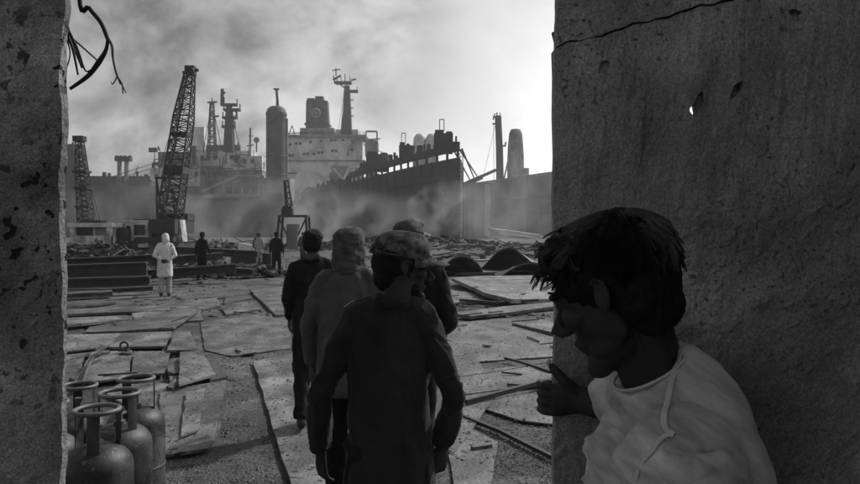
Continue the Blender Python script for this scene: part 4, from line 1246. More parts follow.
def winch_stand():
    Y = 62.0; base = P(292, 232, Y); base.z = 0
    root = empty('winch_stand', base); tag(root, 'table-like steel stand with a dark striped post on top, in the smoke', 'winch stand')
    L = lambda px, py, dy=0: P(px, py, Y + dy) - base
    a, b = L(278, 216), L(307, 216); zt = a.z
    mb = MB(); mb.box(((a.x + b.x) / 2, .8, zt), (b.x - a.x, 1.9, .18)); add = lambda mb, n, m: mb.build(n, m, root)
    add(mb, 'platform', M_dark)
    for x0, x1, y in ((a.x + .1, a.x - .15, 0), (b.x - .1, b.x + .1, 0), (a.x + .1, a.x - .1, 1.6), (b.x - .1, b.x + .1, 1.6)):
        add(MB().bar((x0, y, zt), (x1, y, 0), .2), 'leg', M_dark)
    add(MB().bar((a.x, 0, zt), ((a.x + b.x) / 2, 0, .4), .12).bar((b.x, 0, zt), ((a.x + b.x) / 2, 0, .4), .12), 'brace', M_dark)
    mb = MB(); mb.box(((a.x + b.x) / 2, .2, 1.3), (1.0, .8, 2.2)); add(mb, 'winch_drum', M_grey)
    p = L(286, 216); mb = MB(); mb.box((p.x, .7, zt + .35), (1.0, .8, .6)); mb.box((p.x, .7, zt + .75), (.8, .7, .3)); add(mb, 'mounting', M_beam)
    q = L(284.5, 180); r_ = L(287.5, 206)
    mb = MB(); lattice(mb, r_ + Vector((0, .7, 0)), q + Vector((0, .7, 0)), .5, .3, 5, .06); add(mb, 'post', M_dark)
    for k in range(4):
        c = (r_ + Vector((.12, .38, .2))).lerp(q + Vector((.08, .48, 0)), k / 4 + .1); add(MB().box(c, (.13, .04, .36), (0, -.1, 0)), 'stripe', M_white)
winch_stand()

# ------------------------------------------------------------------ girders stacked in front of the cranes
def girder(a, b, w, h, label, m=None, flange=True):
    m = m or M_beam
    a, b = Vector(a), Vector(b); c = (a + b) / 2; c.z = 0
    mb = MB(); up = Vector((0, 0, 1))
    mb.bar(a - c, b - c, w * .35, h)
    if flange:
        for s in (-1, 1): mb.bar(a - c + up * s * (h / 2 - .02), b - c + up * s * (h / 2 - .02), w, .05)
    return tag(mb.build('girder', m, loc=c), label, 'girder', 'girders stacked in the yard')
def GG(px, py, Y): return P(px, py, Y)
girder(P(62, 283, 20), P(150, 280.5, 20.5), .45, .26, 'black girder, lowest at the front of the left stack')
girder(P(62, 272, 21), P(147, 269, 21.5), .45, .42, 'deep black girder with bright upper edge, middle of the left stack')
girder(P(62, 262.5, 22), P(160, 258, 22.5), .45, .24, 'black girder on top of the left stack')
girder(P(140, 275, 22.8), P(236, 268, 23.5), .4, .28, 'dark girder running behind the white-coated man')
girder(P(150, 262, 24), P(222, 256, 26), .35, .26, 'dark girder higher up behind the man in black')
girder(P(175, 250, 30), P(258, 254.5, 29), .4, .30, 'dark girder lying farthest back right of the leaning crane')
girder(P(200, 268, 27), P(254, 272, 25.5), .35, .22, 'low dark girder right of the man in black')
girder(P(100, 291, 18.5), P(152, 288, 19.2), .3, .10, 'flat dark bar in front of the left stack')
girder(P(239, 247, 44), P(256, 250, 43), .5, .55, 'bright upright-edged plank behind the far group', M_coat, False)
girder(P(232, 259, 38), P(272, 261, 37), .6, .8, 'dark block-like girder behind the far group')
girder(P(62, 296, 17.6), P(112, 293, 18.2), .4, .12, 'flat rusty strip in front of the lowest girder', M_plate)

# curved plates at the right of the group
def curved_plate(px0, px1, py_top, py_bot, Y, rise, label, m, dep=3.2, n=14, skew=0., turn=0.):
    a, b = P(px0, py_bot, Y), P(px1, py_bot, Y); c = (a + b) / 2; c.z = 0
    zt = P(0, py_top, Y).z; mb = MB(); V = []
    for k in range(n + 1):
        t = k / n; x = (b.x - a.x) * (t - .5); z = max(.02, (zt - .05) * (math.sin(math.pi * t) ** rise) + .02) + skew * t
        for y, dz in ((0, 0), (dep, -.72 * z), (dep, -.72 * z + .03), (0, .07)): V.append((x, y, z + dz))
    F = []
    for k in range(n):
        o, q = 4 * k, 4 * k + 4
        for j in range(4): F.append((o + j, o + (j + 1) % 4, q + (j + 1) % 4, q + j))
    F += [(3, 2, 1, 0), (4 * n, 4 * n + 1, 4 * n + 2, 4 * n + 3)]
    mb.add(V, F); o = mb.build('curved_plate', m, loc=c); auto_smooth(o, 40); o.rotation_euler = (0, 0, turn)
    return tag(o, label, 'curved plate', 'curved plates on the right')
curved_plate(436, 488, 256, 266, 27, .7, 'arched dark plate forming a low hoop right of the group', M_plate, turn=.5)
curved_plate(474, 540, 251.5, 265, 29, 1.3, 'humped dark plate with a peaked top beside the low hoop', M_plate_d, dep=2.0, turn=-.6, skew=.25)
curved_plate(500, 562, 263, 268, 25, 1.0, 'low dark curved plate partly behind the leaning man\'s hair', M_plate_d)

# scrap heaps, each a mass of torn plate
def heap(cx, cy, rx, ry, h, n, label, m, seed, smin=.3, smax=1.4, tip=.6):
    r_ = random.Random(seed); mb = MB()
    for k in range(n):
        a, d = r_.random() * 6.283, r_.random() ** .6
        x, y = cx + rx * d * math.cos(a), cy + ry * d * math.sin(a)
        z = h * (1 - d ** 1.3) * r_.uniform(.3, 1.0)
        s = r_.uniform(smin, smax)
        rot = Euler((r_.uniform(-tip, tip), r_.uniform(-tip, tip), r_.uniform(0, 6.28)))
        kind = r_.random()
        if kind < .55: mb.box((x, y, z + .1), (s, s * r_.uniform(.4, 1), r_.uniform(.02, .1)), rot)
        elif kind < .8:
            d_ = rot.to_matrix() @ Vector((s * 1.3, 0, 0)); mb.bar(Vector((x, y, z + .15)) - d_, Vector((x, y, z + .15)) + d_, .07)
        else: mb.box((x, y, z + .1), (s * .5, s * .5, s * .45), rot)
    o = mb.build('scrap_heap', m); return tag(o, label, 'scrap heap', kind='stuff')
heap(P(92, 0, 34).x, 34, 4.2, 2.2, 1.2, 360, 'rubble and torn plate below the small crane', M_scrap, 1, .15, .6)
heap(P(415, 0, 82).x, 82, 13, 7, 1.6, 420, 'dark scrap heap at the foot of the black bow', M_dark, 2, .2, 1.1, .4)
heap(P(345, 0, 70).x, 72, 9, 6, .6, 200, 'low scrap heap behind the walkers in the smoke', M_scrap, 3, .2, .9, .25)
heap(P(515, 0, 70).x, 68, 12, 8, .45, 260, 'pale scrap strewn below the right-hand ship', M_scrap, 4, .2, 1.3, .18)
heap(P(480, 0, 42).x, 44, 8, 5, .25, 120, 'low scatter of cut plate behind the curved plates', M_scrap, 5, .2, .9, .15)
heap(P(200, 0, 66).x, 66, 14, 6, 1.0, 360, 'scrap lying behind the leaning crane', M_scrap, 6, .2, .9)
heap(P(205, 0, 26).x, 27, 3.0, 1.6, .5, 160, 'small heap of torn metal at the feet of the man in black', M_scrap, 8, .15, .6)
mb = MB()
for a, b in (((489, 229), (540, 236)), ((500, 233), (556, 239)), ((470, 238), (505, 237))): mb.bar(P(*a, 60), P(*b, 56), .22)
tag(mb.build('pipe_run', M_white), 'pale pipes lying side by side in the haze below the right-hand ship', 'pipes', kind='stuff')


# ------------------------------------------------------------------ people
from mathutils.bvhtree import BVHTree
def rotz(a): return Matrix.Rotation(a, 3, 'Z')

def head_frame(c, yaw, pitch, roll=0, s=1.0):
    """columns: forward, left, up; yaw 0 looks along +Y, positive turns left; pitch positive looks down"""
    f0 = Matrix.Rotation(yaw, 3, 'Z') @ Matrix.Rotation(math.pi / 2, 3, 'Z')
    m = f0 @ Matrix.Rotation(pitch, 3, 'Y') @ Matrix.Rotation(roll, 3, 'X')
    return Vector(c), m, s

def head_shape(mb, H, fine=False, ears=True):
    c, m, s = H
    E = lambda p, r_, rot=None, n=18, k=12: mb.ell(c + m @ (Vector(p) * s), [x * s for x in r_], m @ rot if rot is not None else m, n, k)
    T = lambda pts, rad, n=10: mb.tube([c + m @ (Vector(p) * s) for p in pts], [x * s for x in rad], n)
    E((-.014, 0, .036), (.098, .076, .081), n=28, k=18)
    E((.030, 0, -.022), (.061, .057, .085), n=24, k=16)
    E((.034, 0, -.076), (.050, .043, .040))
    E((.076, 0, -.108), (.023, .024, .019)); E((.060, 0, -.098), (.032, .036, .024))
    for sy in (-1, 1):
        E((.010, .041 * sy, -.054), (.026, .011, .026)); E((.036, .036 * sy, -.078), (.032, .012, .017))          # jaw corner
        E((.062, .040 * sy, -.018), (.026, .024, .022))          # cheek
        E((.079, .031 * sy, .010), (.013, .016, .011))           # eyelid
        E((.101, .012 * sy, -.034), (.013, .009, .009))          # nostril wing
        E((.084, .030 * sy, .027), (.012, .026, .008))           # brow
    T([(.086, 0, .020), (.099, 0, -.004), (.123, 0, -.029), (.110, 0, -.038)], [.0095, .010, .0125, .009])
    E((.0915, 0, -.058), (.009, .022, .005)); E((.0885, 0, -.068), (.009, .019, .006)); E((.080, 0, -.064), (.016, .026, .020))
    if ears:
        for sy in (-1, 1):
            y = .079 * sy
            E((-.004, y, -.004), (.013, .005, .023), Matrix.Rotation(-.25, 3, 'Y'))
            T([(.009, y * .97, .005), (.005, y * 1.04, .022), (-.009, y * 1.08, .027), (-.019, y * 1.09, .017), (-.019, y * 1.08, .000), (-.011, y * 1.04, -.017), (.000, y * 1.0, -.027)], [.0035, .0045, .0045, .0045, .0045, .005, .0055])
            if fine: T([(-.012, y * 1.08, .014), (-.014, y * 1.07, -.004), (-.004, y * 1.06, -.014)], [.004, .004, .0035])

def hand_shape(mb, wrist, d, nrm, curl=.35, s=1.0, thumb=1, spread=.0):
    """d: along the fingers, nrm: out of the back of the hand, thumb: +1/-1 side"""
    wrist, d, nrm = Vector(wrist), Vector(d).normalized(), Vector(nrm)
    nrm = (nrm - d * nrm.dot(d)).normalized(); side = d.cross(nrm).normalized() * thumb
    q = lambda a, b, c_: wrist + d * a * s + side * b * s + nrm * c_ * s
    mb.loft([(q(-.02, 0, 0), side * .027 * s, nrm * .020 * s), (q(.02, 0, 0), side * .032 * s, nrm * .018 * s), (q(.06, 0, .002), side * .041 * s, nrm * .015 * s), (q(.092, -.002, .002), side * .040 * s, nrm * .012 * s)], 14)
    for k, (b, L) in enumerate(((.030, .074), (.010, .082), (-.011, .076), (-.031, .060))):
        p = q(.082, b, .002); ang = curl * .5 + .06 * k; pts = [p]; rad = [.0098 * s]
        dirv = d + side * (b * spread)
        for j, f in enumerate((.45, .32, .23)):
            v = dirv * math.cos(ang) - nrm * math.sin(ang)
            p = p + v.normalized() * L * f * s; pts.append(p); rad.append((.0092, .0084, .0068)[j] * s); ang += curl * (1.1 - .1 * k)
        mb.tube(pts, rad, 9)
    t0 = q(.015, .024, -.008); t1 = q(.05, .048, -.020); t2 = q(.082, .052, -.030); t3 = q(.104, .046, -.036)
    mb.tube([t0, t1, t2, t3], [.015 * s, .0125 * s, .0105 * s, .008 * s], 10)

def folds(me, amp, seed=0., f=9., stretch=(1, 1, .35), fine=.25, mask=None):
    p, n = coords(me), normals(me)
    q = p * np.array(stretch) * f + seed
    w = np.stack([vnoise(p * 3 + seed), vnoise(p * 3 + 31 + seed), vnoise(p * 3 + 57 + seed)], 1) * .9
    r1 = 1 - np.abs(vnoise(q + w)) * 2.2
    r2 = 1 - np.abs(vnoise(q * 2.3 + w * 1.7 + 11)) * 2.2
    d = amp * (r1 * .75 + r2 * fine) - amp * .4
    if mask is not None: d = d * mask(p)
    set_coords(me, p + n * d[:, None])

def person(X, Y, yaw, label,  h=1.70, arms=None, stride=.0, head=(0, 0, 0), shirt=None, trousers=None, skin=None, vox=.012, hem=.80, flare=.0, style=None, group=None, bulk=1.0, hands=True, lean=0., fold=.010, collar=True, tr_r=1.0, sleeve_end=1.0, cloth_vox=None, hx=0., hs=1.0):
    k = h / 1.70
    J = lambda x, y, z: Vector((x * k, (y + lean * max(0, z - .9)) * k, z * k))
    skin = skin or M_skin
    sh = {s: J(.160 * s * bulk, -.005, 1.378) for s in (-1, 1)}
    A = arms or {}
    el = {s: J(*A.get(('e', s), (.245 * s, -.03, 1.11))) for s in (-1, 1)}
    wr = {s: J(*A.get(('w', s), (.265 * s, .03, .86))) for s in (-1, 1)}
    hd = {s: Vector(A.get(('d', s), (0, .12, -1))) for s in (-1, 1)}
    hn = {s: Vector(A.get(('n', s), (s, -.25, 0))) for s in (-1, 1)}
    hip = {s: J(.085 * s, 0, .90) for s in (-1, 1)}
    kn = {s: J(.095 * s, .03 + stride * .45 * s, .49 + abs(stride) * .02) for s in (-1, 1)}
    an = {s: J(.095 * s, -.03 + stride * s * (1.0), .085 + (.05 if stride * s < -.05 else 0)) for s in (-1, 1)}
    hyaw, hpit, hroll = head
    hc = J(hx, .025 + .03 * math.sin(hpit), 1.575)
    H = head_frame(hc, hyaw, hpit, hroll, k * .98 * hs)
    # body: one skin
    mb = MB(); head_shape(mb, H, vox < .007)
    nb = J(0, -.01, 1.42)
    mb.tube([nb - Vector((0, 0, .06)), nb + Vector((hx * .35, 0, 0)), hc + Vector((0, -.022, -.06)) * k, hc + Vector((0, -.012, 0))], [.070 * k, .060 * k, .055 * k, .055 * k], 16)
    ax = Vector((1, 0, 0)); ay = Vector((0, 1, 0))
    mb.loft([(J(0, 0, .86), ax * .13 * k, ay * .09 * k), (J(0, 0, 1.05), ax * .13 * k, ay * .09 * k), (J(0, 0, 1.28), ax * .155 * k, ay * .095 * k), (J(0, 0, 1.40), ax * .12 * k, ay * .07 * k)], 20)
    for s in (-1, 1):
        mb.tube([J(.05 * s, 0, 1.37), sh[s], sh[s].lerp(el[s], .5), el[s], el[s].lerp(wr[s], .35), wr[s]], [.05 * k, .047 * k, .042 * k, .036 * k, .037 * k, .025 * k], 12)
        mb.tube([hip[s] + Vector((0, 0, .03)), hip[s].lerp(kn[s], .4), kn[s], kn[s].lerp(an[s], .35), an[s]], [.075 * k, .068 * k, .048 * k, .050 * k, .033 * k], 12)
        mb.tube([an[s], an[s] + Vector((0, .05, -.045))], [.033 * k, .03 * k], 8)
        if hands: hand_shape(mb, wr[s], hd[s], hn[s], .45, k * .98, thumb=1 if s * 1 < 0 else -1)
    me = remesh(mb, 'person', vox, 2)
    root = mesh_obj('person', me, skin); root.location = (X, Y, 0); root.rotation_euler = (0, 0, yaw)
    tag(root, label, 'person', group)
    cv = cloth_vox or vox * 1.25
    # trousers
    trousers = trousers or M_black
    mb = MB()
    tb = .90 * min(1, bulk)
    mb.loft([(J(0, 0, 1.0), ax * .140 * k * tb, ay * .105 * k * tb), (J(0, 0, .90), ax * .155 * k * tb, ay * .112 * k * tb), (J(0, 0, .80), ax * .160 * k * tb, ay * .110 * k * tb)], 20)
    for s in (-1, 1):
        mb.tube([hip[s], hip[s].lerp(kn[s], .5), kn[s], kn[s].lerp(an[s], .5), an[s] + Vector((0, 0, .0))], [.086 * k * tr_r, .086 * k * tr_r, .076 * k * tr_r, .070 * k * tr_r, .064 * k * tr_r], 14)
    me = remesh(mb, 'trousers', cv, 2); folds(me, fold * 1.2, 3.1, 10, (1, 1, .7)); mesh_obj('trousers', me, trousers, root)
    for s in (-1, 1):
        mb = MB(); a = an[s]
        mb.loft([(a + Vector((0, -.07, -.035)), ax * .030, Vector((0, 0, .035))), (a + Vector((0, -.03, -.03)), ax * .038, Vector((0, 0, .05))), (a + Vector((0, .07, -.045)), ax * .045, Vector((0, 0, .036))), (a + Vector((0, .15, -.055)), ax * .042, Vector((0, 0, .026))), (a + Vector((0, .185, -.06)), ax * .02, Vector((0, 0, .015)))], 12)
        mb.build('shoe', M_shoe, root, smooth=True)
    # shirt or coat
    shirt = shirt or M_black
    b = bulk
    secs = [(hem, .185 * b + flare, .135 * b + flare), (hem + .08, .187 * b + flare * .9, .137 * b + flare * .8), (.98, .178 * b + flare * .35, .128 * b + flare * .3), (1.12, .180 * b, .128 * b), (1.26, .192 * b, .130 * b), (1.345, .185 * b, .112 * b), (1.40, .140 * b, .092 * b), (1.435, .088, .076), (1.465, .070, .070)]
    mb = MB(); mb.loft([(J(0, -.005, z), ax * a_ * k, ay * d_ * k) for z, a_, d_ in secs], 28)
    for s in (-1, 1):
        we = el[s].lerp(wr[s], .93 * sleeve_end)
        mb.tube([J(.07 * s, -.005, 1.375), sh[s] + Vector((0, 0, -.008)), sh[s].lerp(el[s], .5), el[s], el[s].lerp(we, .5), we], [.064 * k, .064 * k * b, .060 * k * b, .052 * k * b, .047 * k, .041 * k], 14)
        mb.tube([J(.05 * s, -.006, 1.425), J(.115 * s, -.006, 1.398), sh[s] + Vector((0, 0, -.004))], [.050 * k, .056 * k, .062 * k], 14)
    me = remesh(mb, 'shirt', cv, 9)
    folds(me, fold, X * 7 + 1.3, 8, (1, 1, .38))
    pp, nn_ = coords(me), normals(me); crease = np.zeros(len(pp))
    for s in (-1, 1):
        for pt, w_, g in ((el[s], .10, 1.0), (wr[s], .09, .8), (sh[s].lerp(el[s], .25), .07, .5)):
            dd = np.linalg.norm(pp - np.array(pt), axis=1); crease += g * np.exp(-(dd / w_) ** 2)
    rn = 1 - np.abs(vnoise(pp * np.array([9, 9, 30]) + 4.7 + vnoise(pp * 8)[:, None] * 1.2)) * 2.4
    set_coords(me, pp + nn_ * (crease * rn * fold * .45)[:, None])
    so = mesh_obj('shirt', me, shirt, root)
    if collar:
        mb = MB(); mb.lathe([(.073 * k, 0), (.086 * k, -.006), (.078 * k, .030 * k), (.070 * k, .044 * k), (.064 * k, .043 * k), (.062 * k, .02)], 24, J(hx * .3, -.008, 1.428), 1, 1.0)
        mb.build('collar', shirt, root, smooth=True)
    return root, H, J

def dome_cap(root, H, m, bill=True, fold_m=None):
    c, M, s = H
    mb = MB(); prof = [(1.0, -.02), (1.015, .0), (1.0, .30), (.93, .56), (.77, .80), (.50, .95), (.2, 1.0), (.02, 1.005)]
    V0 = len(mb.v); mb.lathe([(r_ * .1, z * .1) for r_, z in prof], 36)
    V = []
    for x, y, z in mb.v:
        a_ = math.atan2(y, x); sl = 1 + .035 * math.sin(3 * a_ + 1) * (z / .1) + .03 * math.sin(7 * a_) * max(0, z / .1 - .3)
        p = Vector((x * 1.09 * sl - .014 + .012 * max(0, z / .1), y * .90 * sl, z * (.93 + .08 * max(0, x / .1)) + .036))
        V.append(tuple(c + M @ (p * s)))
    mb.v = V
    cap = mb.build('cap', m, root, smooth=True)
    if bill:
        mb = MB(); n = 16; V = []
        for layer in (0, .004):
            for k in range(n + 1):
                t = -1.15 + 2.3 * k / n
                bx = .1 * 1.09 * math.cos(t) - .014; by = .1 * .90 * math.sin(t)
                ext = .088 * max(0, math.cos(t * 1.36)) ** .6
                for e in (0, .5, 1):
                    dro = -.012 * e - .030 * (by / .093) ** 2 * (e * .6 + .4)
                    V.append(tuple(c + M @ (Vector((bx + ext * e - .003, by * (1 - .1 * e), .040 + dro + layer)) * s)))
        F = []; w = 3 * (n + 1)
        for k in range(n):
            for e in range(2):
                a = 3 * k + e
                F.append((a, a + 1, a + 4, a + 3)); F.append((w + a + 3, w + a + 4, w + a + 1, w + a))
            F.append((3 * k + 2, w + 3 * k + 2, w + 3 * k + 5, 3 * k + 5)); F.append((3 * k + 3, w + 3 * k + 3, w + 3 * k, 3 * k))
        mb.add(V, F); b = mb.build('bill', m, cap, smooth=True)
        mb = MB(); mb.torus(c + M @ (Vector((-.014, 0, .040)) * s), .1005 * s, .0022, 32, 5, M, 1.09, .90)
        mb.build('sweat_band', m, cap, smooth=True)
    return cap

def nape_hair(root, H, seed=0):
    c, M, s = H
    mb = MB()
    mb.ell(c + M @ (Vector((-.026, 0, .008)) * s), (.087 * s, .078 * s, .070 * s), M, 20, 14)
    mb.ell(c + M @ (Vector((-.046, 0, -.040)) * s), (.052 * s, .062 * s, .058 * s), M, 16, 12)
    mb.ell(c + M @ (Vector((.002, 0, .000)) * s), (.026 * s, .0775 * s, .030 * s), M, 16, 12)
    me = remesh(mb, 'hair', .006, 1); folds(me, .004, seed, 60, (1, 1, .4), .6)
    return mesh_obj('hair', me, M_hair, root)

def head_wrap(root, H, m, tail=True, seed=0., vox=.008, puff=1.0, roll=False):
    """cloth wound round the head, hanging to the nape"""
    c, M, s = H
    mb = MB(); E = lambda p, r_: mb.ell(c + M @ (Vector(p) * s), [x * s * puff for x in r_], M, 20, 14)
    E((-.016, 0, .055), (.110, .092, .082)); E((-.040, 0, .010), (.088, .090, .092)); E((.030, 0, .090), (.062, .076, .040))
    if tail:
        E((-.055, 0, -.060), (.070, .080, .085)); E((-.045, 0, -.115), (.072, .086, .050))
        for sy in (-1, 1): E((.006, .066 * sy, -.040), (.050, .028, .080)); E((.030, .050 * sy, -.110), (.050, .040, .036))
    me = remesh(mb, 'head_wrap', vox, 3); folds(me, .010 * s, seed, 9, (.8, .8, 1.7), .22)
    o = mesh_obj('head_wrap', me, m, root)
    if not roll: return o
    mb = MB(); pts = []
    for k in range(25):
        t = 2 * math.pi * k / 24
        pts.append(c + M @ (Vector((-.014 + .112 * puff * math.cos(t), .094 * puff * math.sin(t), .052 + .022 * math.cos(t) + .008 * math.sin(3 * t + seed))) * s))
    mb.tube(pts, [.014 * s * (1 + .3 * math.sin(5 * k / 4 + seed)) for k in range(25)], 8)
    mb.build('rolled_edge', m, o, smooth=True)
    return o

GW = 'men walking out into the yard'
GF = 'men standing far off in the yard'
# man in the camouflage cap, nearest of the walkers
s_ = 260.0
Ya = FPX / s_
r1, H1, J1 = person((389 - 430) / s_, Ya, R(2), 'man in camouflage cap and dark shirt seen from behind, head turned right', 1.69,
    arms={('e', -1): (-.262, -.03, 1.09), ('w', -1): (-.27, .05, .845), ('e', 1): (.252, -.05, 1.08), ('w', 1): (.205, .05, .86), ('d', -1): (.05, .25, -1), ('d', 1): (-.1, .3, -1), ('n', -1): (-.8, -.6, 0), ('n', 1): (.5, -.8, 0)},
    stride=.10, head=(R(-78), R(8), R(0)), hx=.048, hs=1.10, bulk=.86, shirt=M_navy, trousers=M_black, skin=M_skin_d, vox=.0048, hem=.66, flare=.012, group=GW, fold=.014, cloth_vox=.007)
dome_cap(r1, H1, M_camo); nape_hair(r1, H1, 2.0)
# beard and moustache on the turned face
def beard(root, H, seed):
    c, M, s = H; mb = MB()
    E = lambda p, r_: mb.ell(c + M @ (Vector(p) * s), [x * s for x in r_], M, 16, 12)
    E((.078, 0, -.104), (.024, .030, .022)); E((.103, 0, -.049), (.006, .022, .005))
    for sy in (-1, 1): E((.034, .046 * sy, -.078), (.042, .014, .026)); E((.014, .058 * sy, -.030), (.011, .008, .036)); E((.062, .034 * sy, -.096), (.026, .020, .018))
    me = remesh(mb, 'beard', .004, 1); folds(me, .0035, seed, 90, (1, 1, .5), .6); mesh_obj('beard', me, M_hair, root)
beard(r1, H1, 4.)

# man with a hooded wrap
s_ = 166.0
r2, H2, J2 = person((349 - 430) / s_, FPX / s_, R(-6), 'man in grey jacket with a cloth wrapped over his head, left of the cap', 1.73,
    arms={('e', -1): (-.245, -.02, 1.12), ('w', -1): (-.235, .05, .87), ('e', 1): (.25, -.02, 1.12), ('w', 1): (.25, .08, .90), ('n', -1): (-.7, -.7, 0)},
    stride=-.12, head=(R(-22), R(4), 0), shirt=M_greyc, trousers=M_black, vox=.007, hem=.72, group=GW, fold=.013, flare=.01, cloth_vox=.009)
head_wrap(r2, H2, M_scarf, True, 1.7, .008)

# man in a dark knitted cap, striding ahead on the left
s_ = 115.0
r3, H3, J3 = person((313 - 430) / s_, FPX / s_, R(10), 'man in black walking ahead on the left, wearing a dark knotted cap', 1.72,
    arms={('e', -1): (-.215, -.05, 1.12), ('w', -1): (-.20, .12, .93), ('e', 1): (.22, -.05, 1.12), ('w', 1): (.20, .12, .95)},
    stride=.17, head=(R(-8), R(2), 0), shirt=M_black, trousers=M_black, vox=.010, hem=.80, group=GW, fold=.014, bulk=.95, tr_r=1.0)
head_wrap(r3, H3, M_black, False, 3.3, .008)
c, M, s = H3
mb = MB(); mb.tube([c + M @ Vector((-.10, -.05, .06)), c + M @ Vector((-.14, -.075, .072)), c + M @ Vector((-.135, -.10, .045))], [.016, .012, .005], 8)
mb.build('cap_knot', M_scarf, r3, smooth=True)
mb = MB(); mb.tube([c + M @ Vector((-.075, -.06, -.085)), c + M @ Vector((-.090, .0, -.125)), c + M @ Vector((-.07, .075, -.10)), c + M @ Vector((.03, .085, -.125))], [.022, .03, .028, .02], 10)
me = remesh(mb, 'neck_scarf', .008, 2); folds(me, .008, 2.2, 22); mesh_obj('neck_scarf', me, M_greyc, r3)

# man in a head scarf on the right
s_ = 152.0
r4, H4, J4 = person((409 - 430) / s_, FPX / s_, R(-5), 'man in black with a scarf knotted round his head, right of the cap', 1.78,
    arms={('e', -1): (-.24, -.02, 1.10), ('w', -1): (-.2, .15, .95), ('e', 1): (.262, -.03, 1.06), ('w', 1): (.20, .18, .99)},
    stride=-.1, head=(R(-30), R(6), 0), shirt=M_black, trousers=M_black, vox=.009, hem=.80, group=GW, fold=.013, bulk=1.04)
head_wrap(r4, H4, M_scarf, False, 5.1, .008, 1.02)

# far figures
s_ = 37.6
r5, H5, J5 = person((165 - 430) / s_, FPX / s_, R(14), 'man in a pale knee-length coat, hands clasped behind his back', 1.66,
    arms={('e', -1): (-.27, -.10, 1.10), ('w', -1): (-.04, -.175, .98), ('e', 1): (.28, -.08, 1.10), ('w', 1): (.06, -.18, .96), ('d', -1): (1, 0, -.2), ('d', 1): (-1, 0, -.2), ('n', -1): (0, -1, 0), ('n', 1): (0, -1, 0)},
    stride=.05, head=(R(25), R(30), 0), shirt=M_coat, trousers=M_pale, vox=.014, hem=.52, flare=.02, group=GF, fold=.016, lean=.06, bulk=1.0)
head_wrap(r5, H5, M_coat, True, 2.9, .012, 1.02)
s_ = 28.2
r6, H6, J6 = person((202 - 430) / s_, FPX / s_, R(-20), 'lone man in black standing by the girders below the leaning crane', 1.70,
    arms={('e', 1): (.27, -.02, 1.12), ('w', 1): (.25, .15, .92)}, stride=.05, head=(R(10), R(5), 0), shirt=M_black, trousers=M_black, vox=.018, hem=.74, group=GF, fold=.012)
head_wrap(r6, H6, M_black, False, 1.9, .014)
s_ = 26.0
r7, H7, J7 = person((276.5 - 430) / s_, FPX / s_, R(-8), 'man in dark jacket walking away in the middle distance', 1.72, stride=.09, head=(R(0), R(2), 0), shirt=M_black, trousers=M_black, vox=.018, hem=.80, group=GF, fold=.012)
head_wrap(r7, H7, M_black, False, 2.2, .014)
s_ = 18.5
r8, H8, J8 = person((258 - 430) / s_, FPX / s_, R(20), 'man in dark clothes standing next to the pale figure far off', 1.68, stride=.04, shirt=M_greyc, trousers=M_black, vox=.022, hem=.76, group=GF, fold=.01)
head_wrap(r8, H8, M_greyc, False, 2.2, .016)
r9, H9, J9 = person((263.5 - 430) / s_, FPX / s_ - .9, R(-15), 'man in light clothes standing far off beside the dark figure', 1.66, stride=.05, shirt=M_pale, trousers=M_pale, vox=.022, hem=.6, group=GF, fold=.01)
head_wrap(r9, H9, M_greyc, False, 4.2, .016)
r10, H10, J10 = person((298 - 430) / s_, FPX / s_ + 1.5, R(5), 'grey figure standing in the smoke by the winch stand', 1.70, stride=.03, shirt=M_greyc, trousers=M_greyc, vox=.022, hem=.7, group=GF, fold=.01)
head_wrap(r10, H10, M_greyc, False, 6.2, .016)

